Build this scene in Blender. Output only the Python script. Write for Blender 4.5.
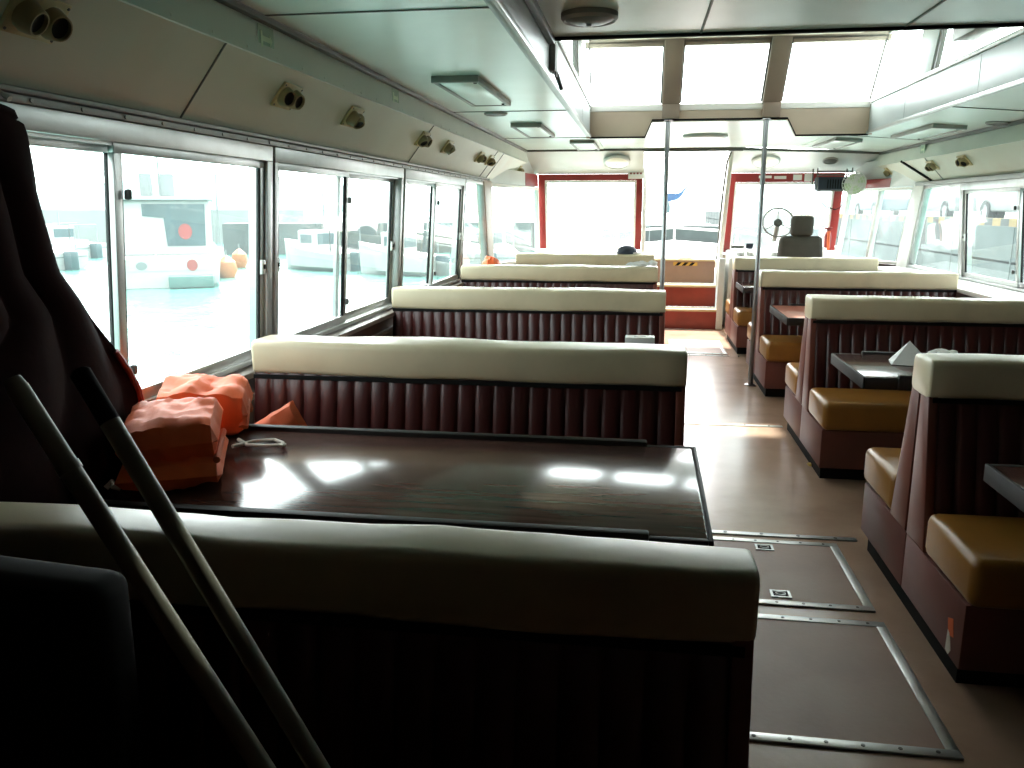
import bpy, bmesh, math, random
from mathutils import Vector, Matrix, noise
random.seed(7)
R = math.radians
for o in list(bpy.data.objects):
    bpy.data.objects.remove(o)
SC = bpy.context.scene
COL = SC.collection

# ------------------------------------------------------------------ camera, sky, sun, exposure
cam_d = bpy.data.cameras.new('camera'); cam = bpy.data.objects.new('camera', cam_d); COL.objects.link(cam)
cam.location = (0, 0, 1.45)
cam.rotation_euler = (R(90 - 12.0), 0, R(8.6))
cam_d.sensor_width = 36.0; cam_d.lens = 828.0 / 1024 * 36.0
cam_d.clip_start = 0.05; cam_d.clip_end = 2000
SC.camera = cam

world = bpy.data.worlds.new('hazy_sky'); SC.world = world; world.use_nodes = True
nt = world.node_tree; nt.nodes.clear()
w_out = nt.nodes.new('ShaderNodeOutputWorld'); w_bg = nt.nodes.new('ShaderNodeBackground')
w_bg.inputs['Color'].default_value = (0.98, 0.99, 1.0, 1); w_bg.inputs['Strength'].default_value = 9.0
# hazy sky, brightest around the sun over the bow
w_tc = nt.nodes.new('ShaderNodeTexCoord'); w_dot = nt.nodes.new('ShaderNodeVectorMath'); w_dot.operation = 'DOT_PRODUCT'
w_dot.inputs[1].default_value = (0.05, 0.86, 0.50); nt.links.new(w_tc.outputs['Generated'], w_dot.inputs[0])
w_mx = nt.nodes.new('ShaderNodeMath'); w_mx.operation = 'MAXIMUM'; w_mx.inputs[1].default_value = 0.0; nt.links.new(w_dot.outputs['Value'], w_mx.inputs[0])
w_pw = nt.nodes.new('ShaderNodeMath'); w_pw.operation = 'POWER'; w_pw.inputs[1].default_value = 3.0; nt.links.new(w_mx.outputs[0], w_pw.inputs[0])
w_ma = nt.nodes.new('ShaderNodeMath'); w_ma.operation = 'MULTIPLY_ADD'; w_ma.inputs[1].default_value = 12.0; w_ma.inputs[2].default_value = 5.5
nt.links.new(w_pw.outputs[0], w_ma.inputs[0]); nt.links.new(w_ma.outputs[0], w_bg.inputs['Strength'])
nt.links.new(w_bg.outputs[0], w_out.inputs[0])

sun_d = bpy.data.lights.new('sun', 'SUN'); sun = bpy.data.objects.new('sun', sun_d); COL.objects.link(sun)
sun_d.energy = 15.0; sun_d.angle = R(2.5); sun_d.color = (1.0, 0.95, 0.86)
sun.rotation_euler = (R(-30), 0, R(2))       # high over the bow
sun.location = (0, 20, 30)

vs = SC.view_settings
vs.view_transform = 'Standard'; vs.look = 'None'; vs.gamma = 1.0; vs.use_curve_mapping = False
vs.exposure = 0.0
cy = SC.cycles
cy.max_bounces = 12; cy.diffuse_bounces = 7; cy.glossy_bounces = 4; cy.transparent_max_bounces = 16
cy.caustics_reflective = False; cy.caustics_refractive = False
cy.sample_clamp_indirect = 8.0

# ------------------------------------------------------------------ materials
def lin(c):
    return tuple((v / 255 / 12.92) if v / 255 <= 0.04045 else ((v / 255 + 0.055) / 1.055) ** 2.4 for v in c)
def mat(name, rgb, rough=0.5, var=0.12, scale=6.0, bump=0.0, bscale=40.0, metal=0.0, spec=0.5, stretch=None, dirt=None, dscale=2.5, coat=0.0):
    m = bpy.data.materials.new(name); m.use_nodes = True
    n = m.node_tree; b = n.nodes['Principled BSDF']
    c = lin(rgb)
    b.inputs['Roughness'].default_value = rough; b.inputs['Metallic'].default_value = metal
    b.inputs['Specular IOR Level'].default_value = spec
    if coat: b.inputs['Coat Weight'].default_value = coat; b.inputs['Coat Roughness'].default_value = 0.12
    tc = n.nodes.new('ShaderNodeTexCoord'); mp = n.nodes.new('ShaderNodeMapping')
    n.links.new(tc.outputs['Object'], mp.inputs[0])
    if stretch: mp.inputs['Scale'].default_value = stretch
    ns = n.nodes.new('ShaderNodeTexNoise'); ns.inputs['Scale'].default_value = scale; ns.inputs['Detail'].default_value = 4
    n.links.new(mp.outputs[0], ns.inputs['Vector'])
    rp = n.nodes.new('ShaderNodeValToRGB'); n.links.new(ns.outputs['Fac'], rp.inputs[0])
    rp.color_ramp.elements[0].position = 0.3; rp.color_ramp.elements[1].position = 0.7
    rp.color_ramp.elements[0].color = tuple(max(0, v * (1 - var)) for v in c) + (1,)
    rp.color_ramp.elements[1].color = tuple(min(1, v * (1 + var)) for v in c) + (1,)
    col = rp.outputs[0]
    if dirt:
        dn = n.nodes.new('ShaderNodeTexNoise'); dn.inputs['Scale'].default_value = dscale; dn.inputs['Detail'].default_value = 6
        n.links.new(tc.outputs['Object'], dn.inputs['Vector'])
        dr = n.nodes.new('ShaderNodeValToRGB'); n.links.new(dn.outputs['Fac'], dr.inputs[0])
        dr.color_ramp.elements[0].position = 0.5; dr.color_ramp.elements[1].position = 0.72
        dr.color_ramp.elements[0].color = (0, 0, 0, 1); dr.color_ramp.elements[1].color = (0.75, 0.75, 0.75, 1)
        mx = n.nodes.new('ShaderNodeMixRGB'); n.links.new(dr.outputs[0], mx.inputs[0]); n.links.new(col, mx.inputs[1])
        mx.inputs[2].default_value = lin(dirt) + (1,); col = mx.outputs[0]
    n.links.new(col, b.inputs['Base Color'])
    if bump:
        bn = n.nodes.new('ShaderNodeTexNoise'); bn.inputs['Scale'].default_value = bscale; bn.inputs['Detail'].default_value = 3
        n.links.new(tc.outputs['Object'], bn.inputs['Vector'])
        bp = n.nodes.new('ShaderNodeBump'); bp.inputs['Strength'].default_value = bump; bp.inputs['Distance'].default_value = 0.01
        n.links.new(bn.outputs['Fac'], bp.inputs['Height']); n.links.new(bp.outputs[0], b.inputs['Normal'])
    return m
def glass_mat(name, haze=0.05, tint=(0.93, 0.98, 0.97)):
    m = bpy.data.materials.new(name); m.use_nodes = True; n = m.node_tree; n.nodes.clear()
    out = n.nodes.new('ShaderNodeOutputMaterial')
    tr = n.nodes.new('ShaderNodeBsdfTransparent'); tr.inputs[0].default_value = tint + (1,)
    gl = n.nodes.new('ShaderNodeBsdfGlossy'); gl.inputs['Roughness'].default_value = 0.02
    tl = n.nodes.new('ShaderNodeBsdfTranslucent'); tl.inputs[0].default_value = (0.9, 0.95, 0.95, 1)  # veil for slightly dirty panes, also whitening the outdoors like overexposure glare
    tc = n.nodes.new('ShaderNodeTexCoord'); ns = n.nodes.new('ShaderNodeTexNoise'); ns.inputs['Scale'].default_value = 3.0
    ns.inputs['Detail'].default_value = 5; n.links.new(tc.outputs['Object'], ns.inputs['Vector'])
    mr = n.nodes.new('ShaderNodeMapRange'); mr.inputs[1].default_value = 0.3; mr.inputs[2].default_value = 0.7
    mr.inputs[3].default_value = haze * 0.7; mr.inputs[4].default_value = haze * 1.3
    n.links.new(ns.outputs['Fac'], mr.inputs[0])
    m1 = n.nodes.new('ShaderNodeMixShader'); n.links.new(mr.outputs[0], m1.inputs[0])
    n.links.new(tr.outputs[0], m1.inputs[1]); n.links.new(tl.outputs[0], m1.inputs[2])
    lw = n.nodes.new('ShaderNodeLayerWeight'); lw.inputs['Blend'].default_value = 0.5
    pw = n.nodes.new('ShaderNodeMath'); pw.operation = 'POWER'; pw.inputs[1].default_value = 5.0
    n.links.new(lw.outputs['Facing'], pw.inputs[0])
    fr = n.nodes.new('ShaderNodeMapRange'); fr.inputs[3].default_value = 0.02; fr.inputs[4].default_value = 0.5
    n.links.new(pw.outputs[0], fr.inputs[0])
    m2 = n.nodes.new('ShaderNodeMixShader'); n.links.new(fr.outputs[0], m2.inputs[0])
    n.links.new(m1.outputs[0], m2.inputs[1]); n.links.new(gl.outputs[0], m2.inputs[2])
    n.links.new(m2.outputs[0], out.inputs[0])
    return m

M = {}
M['ceil'] = mat('painted_ceiling', (214, 226, 218), 0.30, 0.05, 1.6, spec=0.5, dirt=(196, 208, 198), dscale=1.2)
M['cove'] = mat('cream_cove_panel', (204, 206, 190), 0.5, 0.05, 1.5, dirt=(200, 192, 172), dscale=1.6)
M['cove_strip'] = mat('pale_strip', (206, 210, 202), 0.45, 0.05, 2)
M['trim_dark'] = mat('dark_trim', (84, 84, 80), 0.45, 0.1, 6)
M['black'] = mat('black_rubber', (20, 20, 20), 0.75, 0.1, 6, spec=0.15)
M['seam'] = mat('seam_filler', (120, 126, 120), 0.6, 0.1)
M['alu'] = mat('aluminium', (186, 188, 186), 0.36, 0.08, 5, metal=0.75, dirt=(150, 150, 146), dscale=5)
M['alu_dull'] = mat('dull_aluminium', (150, 150, 146), 0.5, 0.1, 6, metal=0.4)
M['steel'] = mat('steel_pole', (160, 162, 164), 0.28, 0.05, 5, metal=0.9)
M['floor'] = mat('worn_vinyl_floor', (172, 142, 122), 0.24, 0.12, 3, bump=0.05, bscale=60, dirt=(146, 118, 100), dscale=2.2)
M['hatch'] = mat('hatch_vinyl', (146, 114, 96), 0.5, 0.12, 4, bump=0.05, bscale=60, dirt=(150, 126, 108), dscale=2.8)
M['wood_dark'] = mat('dark_wood_panel', (62, 40, 32), 0.4, 0.3, 5, stretch=(1, 1, 8))
M['sill'] = mat('sill_grey_brown', (120, 108, 98), 0.4, 0.12, 4)
M['maroon'] = mat('maroon_vinyl', (62, 24, 23), 0.32, 0.18, 5, bump=0.04, bscale=120, spec=0.5)
M['endtrim'] = mat('brown_red_vinyl', (106, 54, 43), 0.42, 0.18, 6, dirt=(92, 48, 40), dscale=4)
M['kick'] = mat('red_brown_kick_vinyl', (106, 58, 51), 0.5, 0.18, 6, dirt=(70, 48, 44), dscale=3)
M['mustard'] = mat('mustard_vinyl', (150, 102, 42), 0.36, 0.12, 4, bump=0.03, bscale=30, dirt=(124, 84, 36), dscale=4)
M['cream'] = mat('cream_vinyl', (208, 196, 166), 0.34, 0.06, 4, bump=0.06, bscale=22, dirt=(186, 176, 148), dscale=3.5)
M['table'] = mat('dark_wood_laminate', (84, 58, 52), 0.16, 0.35, 3, stretch=(1.2, 14, 1), spec=0.9, bump=0.02, bscale=5)
M['table_edge'] = mat('black_table_edge', (26, 22, 21), 0.6, 0.15, 6)
M['table_pink'] = mat('pinkish_laminate', (176, 108, 92), 0.3, 0.12, 4, stretch=(1, 10, 1))
M['orange'] = mat('orange_nylon', (232, 104, 52), 0.6, 0.14, 5, bump=0.25, bscale=14)
M['orange_dark'] = mat('orange_cover_cloth', (206, 92, 44), 0.65, 0.14, 5, bump=0.2, bscale=16)
M['maroon_cloth'] = mat('dark_maroon_cloth', (30, 9, 10), 0.85, 0.25, 4, bump=0.2, bscale=18, spec=0.08)
M['white'] = mat('white_paint', (232, 232, 228), 0.4, 0.04, 4)
M['white_cloth'] = mat('white_paper', (236, 238, 240), 0.7, 0.04, 10, bump=0.1, bscale=30)
M['beige'] = mat('beige_panel', (188, 172, 154), 0.45, 0.06, 4)
M['beige_dark'] = mat('tan_pillar', (140, 124, 110), 0.45, 0.08, 4)
M['beige_light'] = mat('light_beige_plate', (198, 182, 138), 0.5, 0.1, 8, dirt=(150, 128, 86), dscale=14)
M['olive'] = mat('stained_nozzle_plastic', (150, 134, 96), 0.45, 0.15, 20)
M['nozzle_in'] = mat('nozzle_mouth', (26, 24, 22), 0.6, 0.1)
M['red'] = mat('dark_red_paint', (134, 40, 38), 0.4, 0.12, 5)
M['step_red'] = mat('red_brown_riser', (132, 48, 38), 0.4, 0.15, 6)
M['step_tan'] = mat('tan_tread', (196, 178, 140), 0.45, 0.08, 5)
M['step_grey'] = mat('grey_brown_riser', (150, 122, 108), 0.5, 0.08, 5)
M['grey_seat'] = mat('grey_seat_fabric', (66, 62, 54), 0.7, 0.12, 12, bump=0.1, bscale=60)
M['pole_paint'] = mat('dull_green_grey_pole', (126, 128, 108), 0.4, 0.1, 8)
M['glass'] = glass_mat('hazed_glass', 0.035)
M['glass_clear'] = glass_mat('clear_glass', 0.02)
M['yellow'] = mat('hazard_yellow', (200, 160, 70), 0.5, 0.08)
M['blue'] = mat('blue_cloth', (40, 90, 150), 0.6, 0.1)
M['navy'] = mat('navy_cloth', (38, 48, 62), 0.7, 0.15)
M['green_sign'] = mat('faded_green_sign', (150, 176, 150), 0.4, 0.06)
M['pale_green'] = mat('pale_green_mark', (206, 222, 188), 0.4, 0.05)
M['lens'] = mat('lamp_lens', (236, 234, 220), 0.3, 0.03)
M['grille'] = mat('dark_grille', (86, 90, 86), 0.4, 0.1, 30)
M['rope'] = mat('white_rope', (214, 210, 200), 0.7, 0.1, 20, bump=0.3, bscale=90)
M['coaming'] = mat('grey_coaming_panel', (168, 176, 176), 0.4, 0.05, 3)
M['panel_grey'] = mat('pale_grey_panel', (200, 204, 202), 0.4, 0.05, 3)
# outside
M['boat_white'] = mat('boat_white', (166, 168, 166), 0.6, 0.04, 3)
M['boat_grey'] = mat('boat_grey', (112, 120, 120), 0.6, 0.1, 3)
M['boat_dark'] = mat('boat_tinted_window', (58, 80, 84), 0.3, 0.15, 4)
M['boat_teal'] = mat('boat_teal_antifouling', (70, 104, 98), 0.6, 0.1, 4)
M['boat_red'] = mat('boat_red_mark', (140, 56, 52), 0.6, 0.1, 6)
M['buoy'] = mat('buoy_orange', (176, 108, 64), 0.5, 0.1, 6)
M['concrete'] = mat('concrete', (78, 84, 83), 0.85, 0.18, 0.8, bump=0.1, bscale=4, dirt=(62, 70, 70), dscale=0.5)
M['asphalt'] = mat('pale_asphalt', (136, 140, 138), 0.9, 0.08, 1)
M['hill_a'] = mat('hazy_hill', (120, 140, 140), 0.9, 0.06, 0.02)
M['car_white'] = mat('car_white', (130, 134, 134), 0.4, 0.03)
M['car_blue'] = mat('car_blue_grey', (88, 104, 112), 0.4, 0.06)
M['car_glass'] = mat('car_window', (70, 88, 92), 0.2, 0.08)
M['tyre'] = mat('tyre', (26, 32, 32), 0.7, 0.1)
M['rim'] = mat('wheel_rim', (92, 98, 98), 0.4, 0.05)
M['haz_y'] = mat('kerb_yellow', (128, 104, 58), 0.7, 0.1)
M['haz_k'] = mat('kerb_black', (54, 56, 54), 0.7, 0.1)
M['blue_out'] = mat('pennant_blue', (40, 74, 108), 0.6, 0.1)
def water_mat():
    m = mat('harbour_water', (66, 112, 104), 0.2, 0.2, 0.15, spec=0.5)
    n = m.node_tree; b = n.nodes['Principled BSDF']; tc = n.nodes.new('ShaderNodeTexCoord')
    a = n.nodes.new('ShaderNodeTexNoise'); a.inputs['Scale'].default_value = 1.1; a.inputs['Detail'].default_value = 5
    n.links.new(tc.outputs['Object'], a.inputs['Vector'])
    bp = n.nodes.new('ShaderNodeBump'); bp.inputs['Strength'].default_value = 0.6; bp.inputs['Distance'].default_value = 0.25
    n.links.new(a.outputs['Fac'], bp.inputs['Height']); n.links.new(bp.outputs[0], b.inputs['Normal'])
    return m
M['water'] = water_mat()

# ------------------------------------------------------------------ mesh helpers
class MB:
    def __init__(self): self.bm = bmesh.new(); self.mats = []
    def _mi(self, geom_faces, mi):
        for f in geom_faces: f.material_index = mi
    def hexa(self, p, bev=0.0, seg=2, mi=0):
        """p: 8 points, bottom ring 0..3 then top ring 4..7"""
        bm = self.bm; vsn = [bm.verts.new(q) for q in p]
        fs = [bm.faces.new([vsn[i] for i in ix]) for ix in ((3, 2, 1, 0), (4, 5, 6, 7), (0, 1, 5, 4), (1, 2, 6, 5), (2, 3, 7, 6), (3, 0, 4, 7))]
        self._mi(fs, mi)
        if bev > 0:
            es = list({e for f in fs for e in f.edges})
            r = bmesh.ops.bevel(bm, geom=es, offset=bev, segments=seg, profile=0.5, affect='EDGES', clamp_overlap=True)
            self._mi(r['faces'], mi)
        return self
    def box(self, x0, x1, y0, y1, z0, z1, bev=0.0, seg=2, mi=0, m=None):
        p = [(x0, y0, z0), (x1, y0, z0), (x1, y1, z0), (x0, y1, z0), (x0, y0, z1), (x1, y0, z1), (x1, y1, z1), (x0, y1, z1)]
        if m is not None: p = [m @ Vector(q) for q in p]
        return self.hexa(p, bev, seg, mi)
    def prism(self, pts_a, pts_b, mi=0, bev=0.0):
        bm = self.bm; a = [bm.verts.new(p) for p in pts_a]; b = [bm.verts.new(p) for p in pts_b]; n = len(a)
        fs = [bm.faces.new(a[::-1]), bm.faces.new(b)]
        for i in range(n): fs.append(bm.faces.new((a[i], a[(i + 1) % n], b[(i + 1) % n], b[i])))
        self._mi(fs, mi)
        if bev:
            es = list({e for f in fs for e in f.edges})
            bmesh.ops.bevel(bm, geom=es, offset=bev, segments=2, profile=0.5, affect='EDGES', clamp_overlap=True)
        return self
    def tube(self, pts, r, n=12, mi=0, closed=False):
        bm = self.bm; pts = [Vector(p) for p in pts]; rings = []
        rs = r if isinstance(r, (list, tuple)) else [r] * len(pts)
        up = Vector((0, 0, 1))
        for i, p in enumerate(pts):
            if closed: d = pts[(i + 1) % len(pts)] - pts[i - 1]
            else: d = pts[min(i + 1, len(pts) - 1)] - pts[max(i - 1, 0)]
            d.normalize()
            u = up if abs(d.dot(up)) < 0.95 else Vector((1, 0, 0))
            a = d.cross(u).normalized(); b = a.cross(d).normalized()
            rings.append([bm.verts.new(p + (a * math.cos(t) + b * math.sin(t)) * rs[i]) for t in (2 * math.pi * k / n for k in range(n))])
        L = len(rings)
        for i in range(L if closed else L - 1):
            A, B = rings[i], rings[(i + 1) % L]
            for k in range(n):
                f = bm.faces.new((A[k], A[(k + 1) % n], B[(k + 1) % n], B[k])); f.material_index = mi
        if not closed:
            bm.faces.new(rings[0][::-1]).material_index = mi; bm.faces.new(rings[-1]).material_index = mi
        return self
    def lathe(self, prof, m=None, n=28, mi=0):
        bm = self.bm; m = m or Matrix(); rings = []
        for r, z in prof:
            if r < 1e-6: rings.append([bm.verts.new(m @ Vector((0, 0, z)))])
            else: rings.append([bm.verts.new(m @ Vector((r * math.cos(2 * math.pi * k / n), r * math.sin(2 * math.pi * k / n), z))) for k in range(n)])
        for A, B in zip(rings, rings[1:]):
            for k in range(n):
                q = []
                for v in (A[k % len(A)], A[(k + 1) % len(A)], B[(k + 1) % len(B)], B[k % len(B)]):
                    if v not in q: q.append(v)
                if len(q) > 2: bm.faces.new(q).material_index = mi
        return self
    def grid(self, fn, nu, nv, mi=0, closed_u=False):
        bm = self.bm; V = [[bm.verts.new(fn(i / nu, j / nv)) for j in range(nv + 1)] for i in range(nu if closed_u else nu + 1)]
        for i in range(nu):
            for j in range(nv):
                A, B = V[i], V[(i + 1) % len(V)]
                bm.faces.new((A[j], B[j], B[j + 1], A[j + 1])).material_index = mi
        return V
    def build(self, name, mats, parent=None, kind=None, smooth=35, world=True):
        bm = self.bm
        bmesh.ops.recalc_face_normals(bm, faces=bm.faces)
        if parent is not None and world:
            w = Vector((0, 0, 0)); q = parent
            while q is not None: w += Vector(q.location); q = q.parent
            bmesh.ops.translate(bm, verts=bm.verts, vec=-w)
        if smooth:
            for f in bm.faces: f.smooth = True
            ang = R(smooth)
            for e in bm.edges:
                if len(e.link_faces) == 2 and e.calc_face_angle(0) > ang: e.smooth = False
        me = bpy.data.meshes.new(name); bm.to_mesh(me); bm.free()
        for m in (mats if isinstance(mats, (list, tuple)) else [mats]): me.materials.append(m)
        o = bpy.data.objects.new(name, me); COL.objects.link(o)
        if parent is not None: o.parent = parent
        if kind: o['kind'] = kind
        return o
def thing(name, label, cat, loc=(0, 0, 0), group=None, rot=None):
    o = bpy.data.objects.new(name, None); COL.objects.link(o); o.location = loc; o.empty_display_size = 0.1
    if rot: o.rotation_euler = rot
    o['label'] = label; o['category'] = cat
    if group: o['group'] = group
    return o
def tag(o, label, cat, group=None):
    o['label'] = label; o['category'] = cat
    if group: o['group'] = group
    return o
def frame_root(name, loc):
    o = bpy.data.objects.new(name, None); COL.objects.link(o); o.location = loc; o.empty_display_size = 0.1; o['kind'] = 'structure'
    return o
def dup(root, loc, label, rot=None):
    r = root.copy(); COL.objects.link(r); r.location = loc; r['label'] = label
    if rot is not None: r.rotation_euler = rot
    for ch in list(root.children):
        c = ch.copy(); COL.objects.link(c); c.parent = r
        for g in list(ch.children):
            d = g.copy(); COL.objects.link(d); d.parent = c
    return r
def struct(name, mb, m, **k): return mb.build(name, m, kind='structure', **k)

class Wall:
    """a wall segment between two bottom and two top corners; u in metres-like 0..1, z real height"""
    def __init__(s, a0, b0, zb, a1, b1, zt, inward):
        s.a0, s.b0, s.a1, s.b1 = Vector(a0), Vector(b0), Vector(a1), Vector(b1); s.zb, s.zt = zb, zt
        d = (s.b0 - s.a0).normalized(); s.n = Vector((-d.y, d.x))
        if s.n.dot(Vector(inward)) < 0: s.n = -s.n
    def pt(s, u, z, t):
        v = (z - s.zb) / (s.zt - s.zb)
        p = s.a0.lerp(s.b0, u).lerp(s.a1.lerp(s.b1, u), v) + s.n * t
        return (p.x, p.y, z)
    def box(s, mb, u0, u1, z0, z1, t0, t1, bev=0.0, mi=0):
        mb.hexa([s.pt(u0, z0, t0), s.pt(u1, z0, t0), s.pt(u1, z0, t1), s.pt(u0, z0, t1),
                 s.pt(u0, z1, t0), s.pt(u1, z1, t0), s.pt(u1, z1, t1), s.pt(u0, z1, t1)], bev, 2, mi)
        return mb

XL, XR = -1.62, 2.86
ZS, ZH = 0.80, 1.705            # left sill and header
ZSR, ZHR = 0.86, 1.665
# ------------------------------------------------------------------ floor
YB, YF = -1.2, 11.0
fl = struct('floor', MB().box(-1.85, 3.05, YB, YF, -0.08, 0.0), M['floor'])
for i, (x0, x1, y0, y1) in enumerate(((0.19, 1.0, 3.64, 3.675), (0.19, 1.0, 5.615, 5.65), (0.3, 0.93, 8.38, 8.41))):
    b = MB().box(x0, x1, y0, y1, 0.0, 0.006, 0.002)
    for k in range(5): b.lathe([(0.008, 0.0), (0.008, 0.008), (0, 0.009)], Matrix.Translation((x0 + 0.08 + k * 0.16, (y0 + y1) / 2, 0)), 8, 1)
    struct('trim_%d' % (i + 1), b, [M['alu'], M['trim_dark']])
def hatch(x0, x1, y0, y1, label, handles):
    t = thing('floor_hatch', label, 'floor hatch', ((x0 + x1) / 2, (y0 + y1) / 2, 0))
    MB().box(x0 + 0.03, x1 - 0.03, y0 + 0.03, y1 - 0.03, 0.0, 0.005).build('hatch_lid', M['hatch'], t)
    f = MB(); w = 0.035
    f.box(x0, x1, y0, y0 + w, 0, 0.008, 0.002); f.box(x0, x1, y1 - w, y1, 0, 0.008, 0.002)
    f.box(x0, x0 + w, y0 + w, y1 - w, 0, 0.008, 0.002); f.box(x1 - w, x1, y0 + w, y1 - w, 0, 0.008, 0.002)
    for k in range(6):
        u = x0 + 0.06 + k * (x1 - x0 - 0.12) / 5
        for yy in (y0 + w / 2, y1 - w / 2): f.lathe([(0.006, 0), (0.006, 0.0095), (0, 0.01)], Matrix.Translation((u, yy, 0)), 8, 1)
    f.build('edge_strip', [M['alu'], M['trim_dark']], t)
    for hx, hy in handles:
        h = MB(); h.box(hx - .038, hx + .038, hy - .03, hy - .022, 0.005, 0.009); h.box(hx - .038, hx + .038, hy + .022, hy + .03, 0.005, 0.009)
        h.box(hx - .038, hx - .028, hy - .022, hy + .022, 0.005, 0.009); h.box(hx + .028, hx + .038, hy - .022, hy + .022, 0.005, 0.009)
        ho = h.build('ring_handle', M['alu'], t)
        MB().box(hx - .028, hx + .028, hy - .022, hy + .022, 0.0052, 0.0062).build('recess', M['black'], ho)
        MB().tube([(hx + .018 * math.cos(a), hy + .012 * math.sin(a), 0.0085) for a in (2 * math.pi * k / 14 for k in range(14))], 0.003, 6, closed=True).build('ring', M['alu'], ho)
    return t
hatch(0.30, 0.905, 2.12, 2.875, 'large aluminium edged floor hatch nearest the front, beside the near bench', [])
hatch(0.30, 0.90, 2.96, 3.59, 'aluminium edged floor hatch with two recessed ring handles', [(0.58, 3.50), (0.577, 3.05)])
hatch(0.36, 0.92, 8.48, 9.35, 'far floor hatch in front of the bow steps', [])

# ------------------------------------------------------------------ left wall and windows
LW = Wall((XL, 0), (XL, 10), ZS, (XL + 0.062, 0), (XL + 0.062, 10), ZH, (1, 0))
def uL(y): return y / 10.0
b = MB()
b.hexa([(XL - .1, YB, 0), (XL, YB, 0), (XL, 9.0, 0), (XL - .1, 9.0, 0), (XL - .1, YB, ZS - .035), (XL, YB, ZS - .035), (XL, 9.0, ZS - .035), (XL - .1, 9.0, ZS - .035)])
LW.box(b, uL(YB), uL(1.22), ZS - .03, ZH + .02, -.08, 0.0)
for y0, y1 in ((3.455, 3.47), (5.475, 5.505), (7.47, 7.50)): LW.box(b, uL(y0), uL(y1), ZS - .02, ZH, -.08, -.005)
struct('wall_left', b, M['wood_dark'])
# sill board and lower ledge
b = MB(); LW.box(b, uL(YB), uL(8.9), ZS - .035, ZS - .008, -.09, .07, .004); struct('trim_4', b, M['sill'])
b = MB(); LW.box(b, uL(YB), uL(8.9), ZS - .15, ZS - .125, 0.0, .03, .004); struct('trim_5', b, M['sill'])
# header mouldings
b = MB(); LW.box(b, uL(YB), uL(8.5), ZH + .002, ZH + .022, -.08, .018, .003); LW.box(b, uL(YB), uL(8.5), ZH + .025, ZH + .038, -.08, .028, .003)
for k in range(40): b.lathe([(0.006, 0), (0.006, 0.004), (0, 0.005)], Matrix.Translation(LW.pt(uL(0.4 + k * .2), ZH + .012, .018)) @ Matrix.Rotation(R(90), 4, 'Y'), 8)
struct('trim_6', b, M['alu_dull'])

def window(n, W, u0, u1, z0, z1, umull, inner_first, latch=True, fw=0.05):
    """sliding window: outer frame, two sashes on two tracks, glass, latches; u in the wall's own fraction"""
    c = W.pt((u0 + u1) / 2, z0, 0); root = frame_root('window_%d' % n, c)
    L = (W.b0 - W.a0).length; k = 1.0 / L
    f = MB(); T = (-.075, .012)
    W.box(f, u0, u1, z1 - fw - .012, z1, *T, .003); W.box(f, u0, u1, z0, z0 + .022, *T, .003)
    W.box(f, u0, u0 + .03 * k, z0 + .022, z1 - fw - .012, *T, .003); W.box(f, u1 - .05 * k, u1, z0 + .022, z1 - fw - .012, *T, .003)
    for q in range(3):  # track grooves along the head
        W.box(f, u0 + .03 * k, u1 - .05 * k, z1 - fw - .022, z1 - fw - .012, -.07 + q * .028, -.062 + q * .028)
    f.build('window_frame', M['alu'], root)
    za, zb = z0 + .022, z1 - fw - .012
    for j, (a, bb, t) in enumerate(((u0 + .03 * k, umull + .035 * k, -.022 if inner_first else -.056), (umull - .035 * k, u1 - .05 * k, -.056 if inner_first else -.022))):
        s = MB(); w = .038 * k
        W.box(s, a, bb, zb - .03, zb, t, t + .02, .002); W.box(s, a, bb, za, za + .04, t, t + .02, .002)
        W.box(s, a, a + w, za + .04, zb - .03, t, t + .02, .002); W.box(s, bb - w, bb, za + .04, zb - .03, t, t + .02, .002)
        so = s.build('sash', M['alu'], root)
        g = MB(); W.box(g, a + w * .9, bb - w * .9, za + .035, zb - .028, t + .008, t + .012); g.build('glass_pane', M['glass'], so)
        gk = MB()
        for e0, e1 in ((a + w, a + w + .006 * k), (bb - w - .006 * k, bb - w)): W.box(gk, e0, e1, za + .04, zb - .03, t + .002, t + .018)
        gk.build('gasket', M['black'], so)
        if latch:
            e = bb - w * .75 if j else a + w * .3
            l = MB(); zc = (za + zb) / 2 - .06
            W.box(l, e - .016 * k, e + .016 * k, zc, zc + .06, t + .02, t + .032, .002, 0); W.box(l, e - .006 * k, e + .006 * k, zc + .022, zc + .04, t + .032, t + .036, 0, 1)
            l.build('latch', [M['white'], M['black']], so)
    if latch:
        l = MB()
        for zc in (za + .10, zb - .17): W.box(l, umull + .002 * k, umull + .022 * k, zc, zc + .035, .0, .022, .009)
        l.build('stop_knob', M['trim_dark'], root)
    return root
window(1, LW, uL(1.24), uL(3.45), ZS, ZH, uL(2.40), False)
window(2, LW, uL(3.475), uL(5.47), ZS, ZH, uL(4.41), True)
window(3, LW, uL(5.51), uL(7.465), ZS, ZH, uL(6.46), False)
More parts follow.
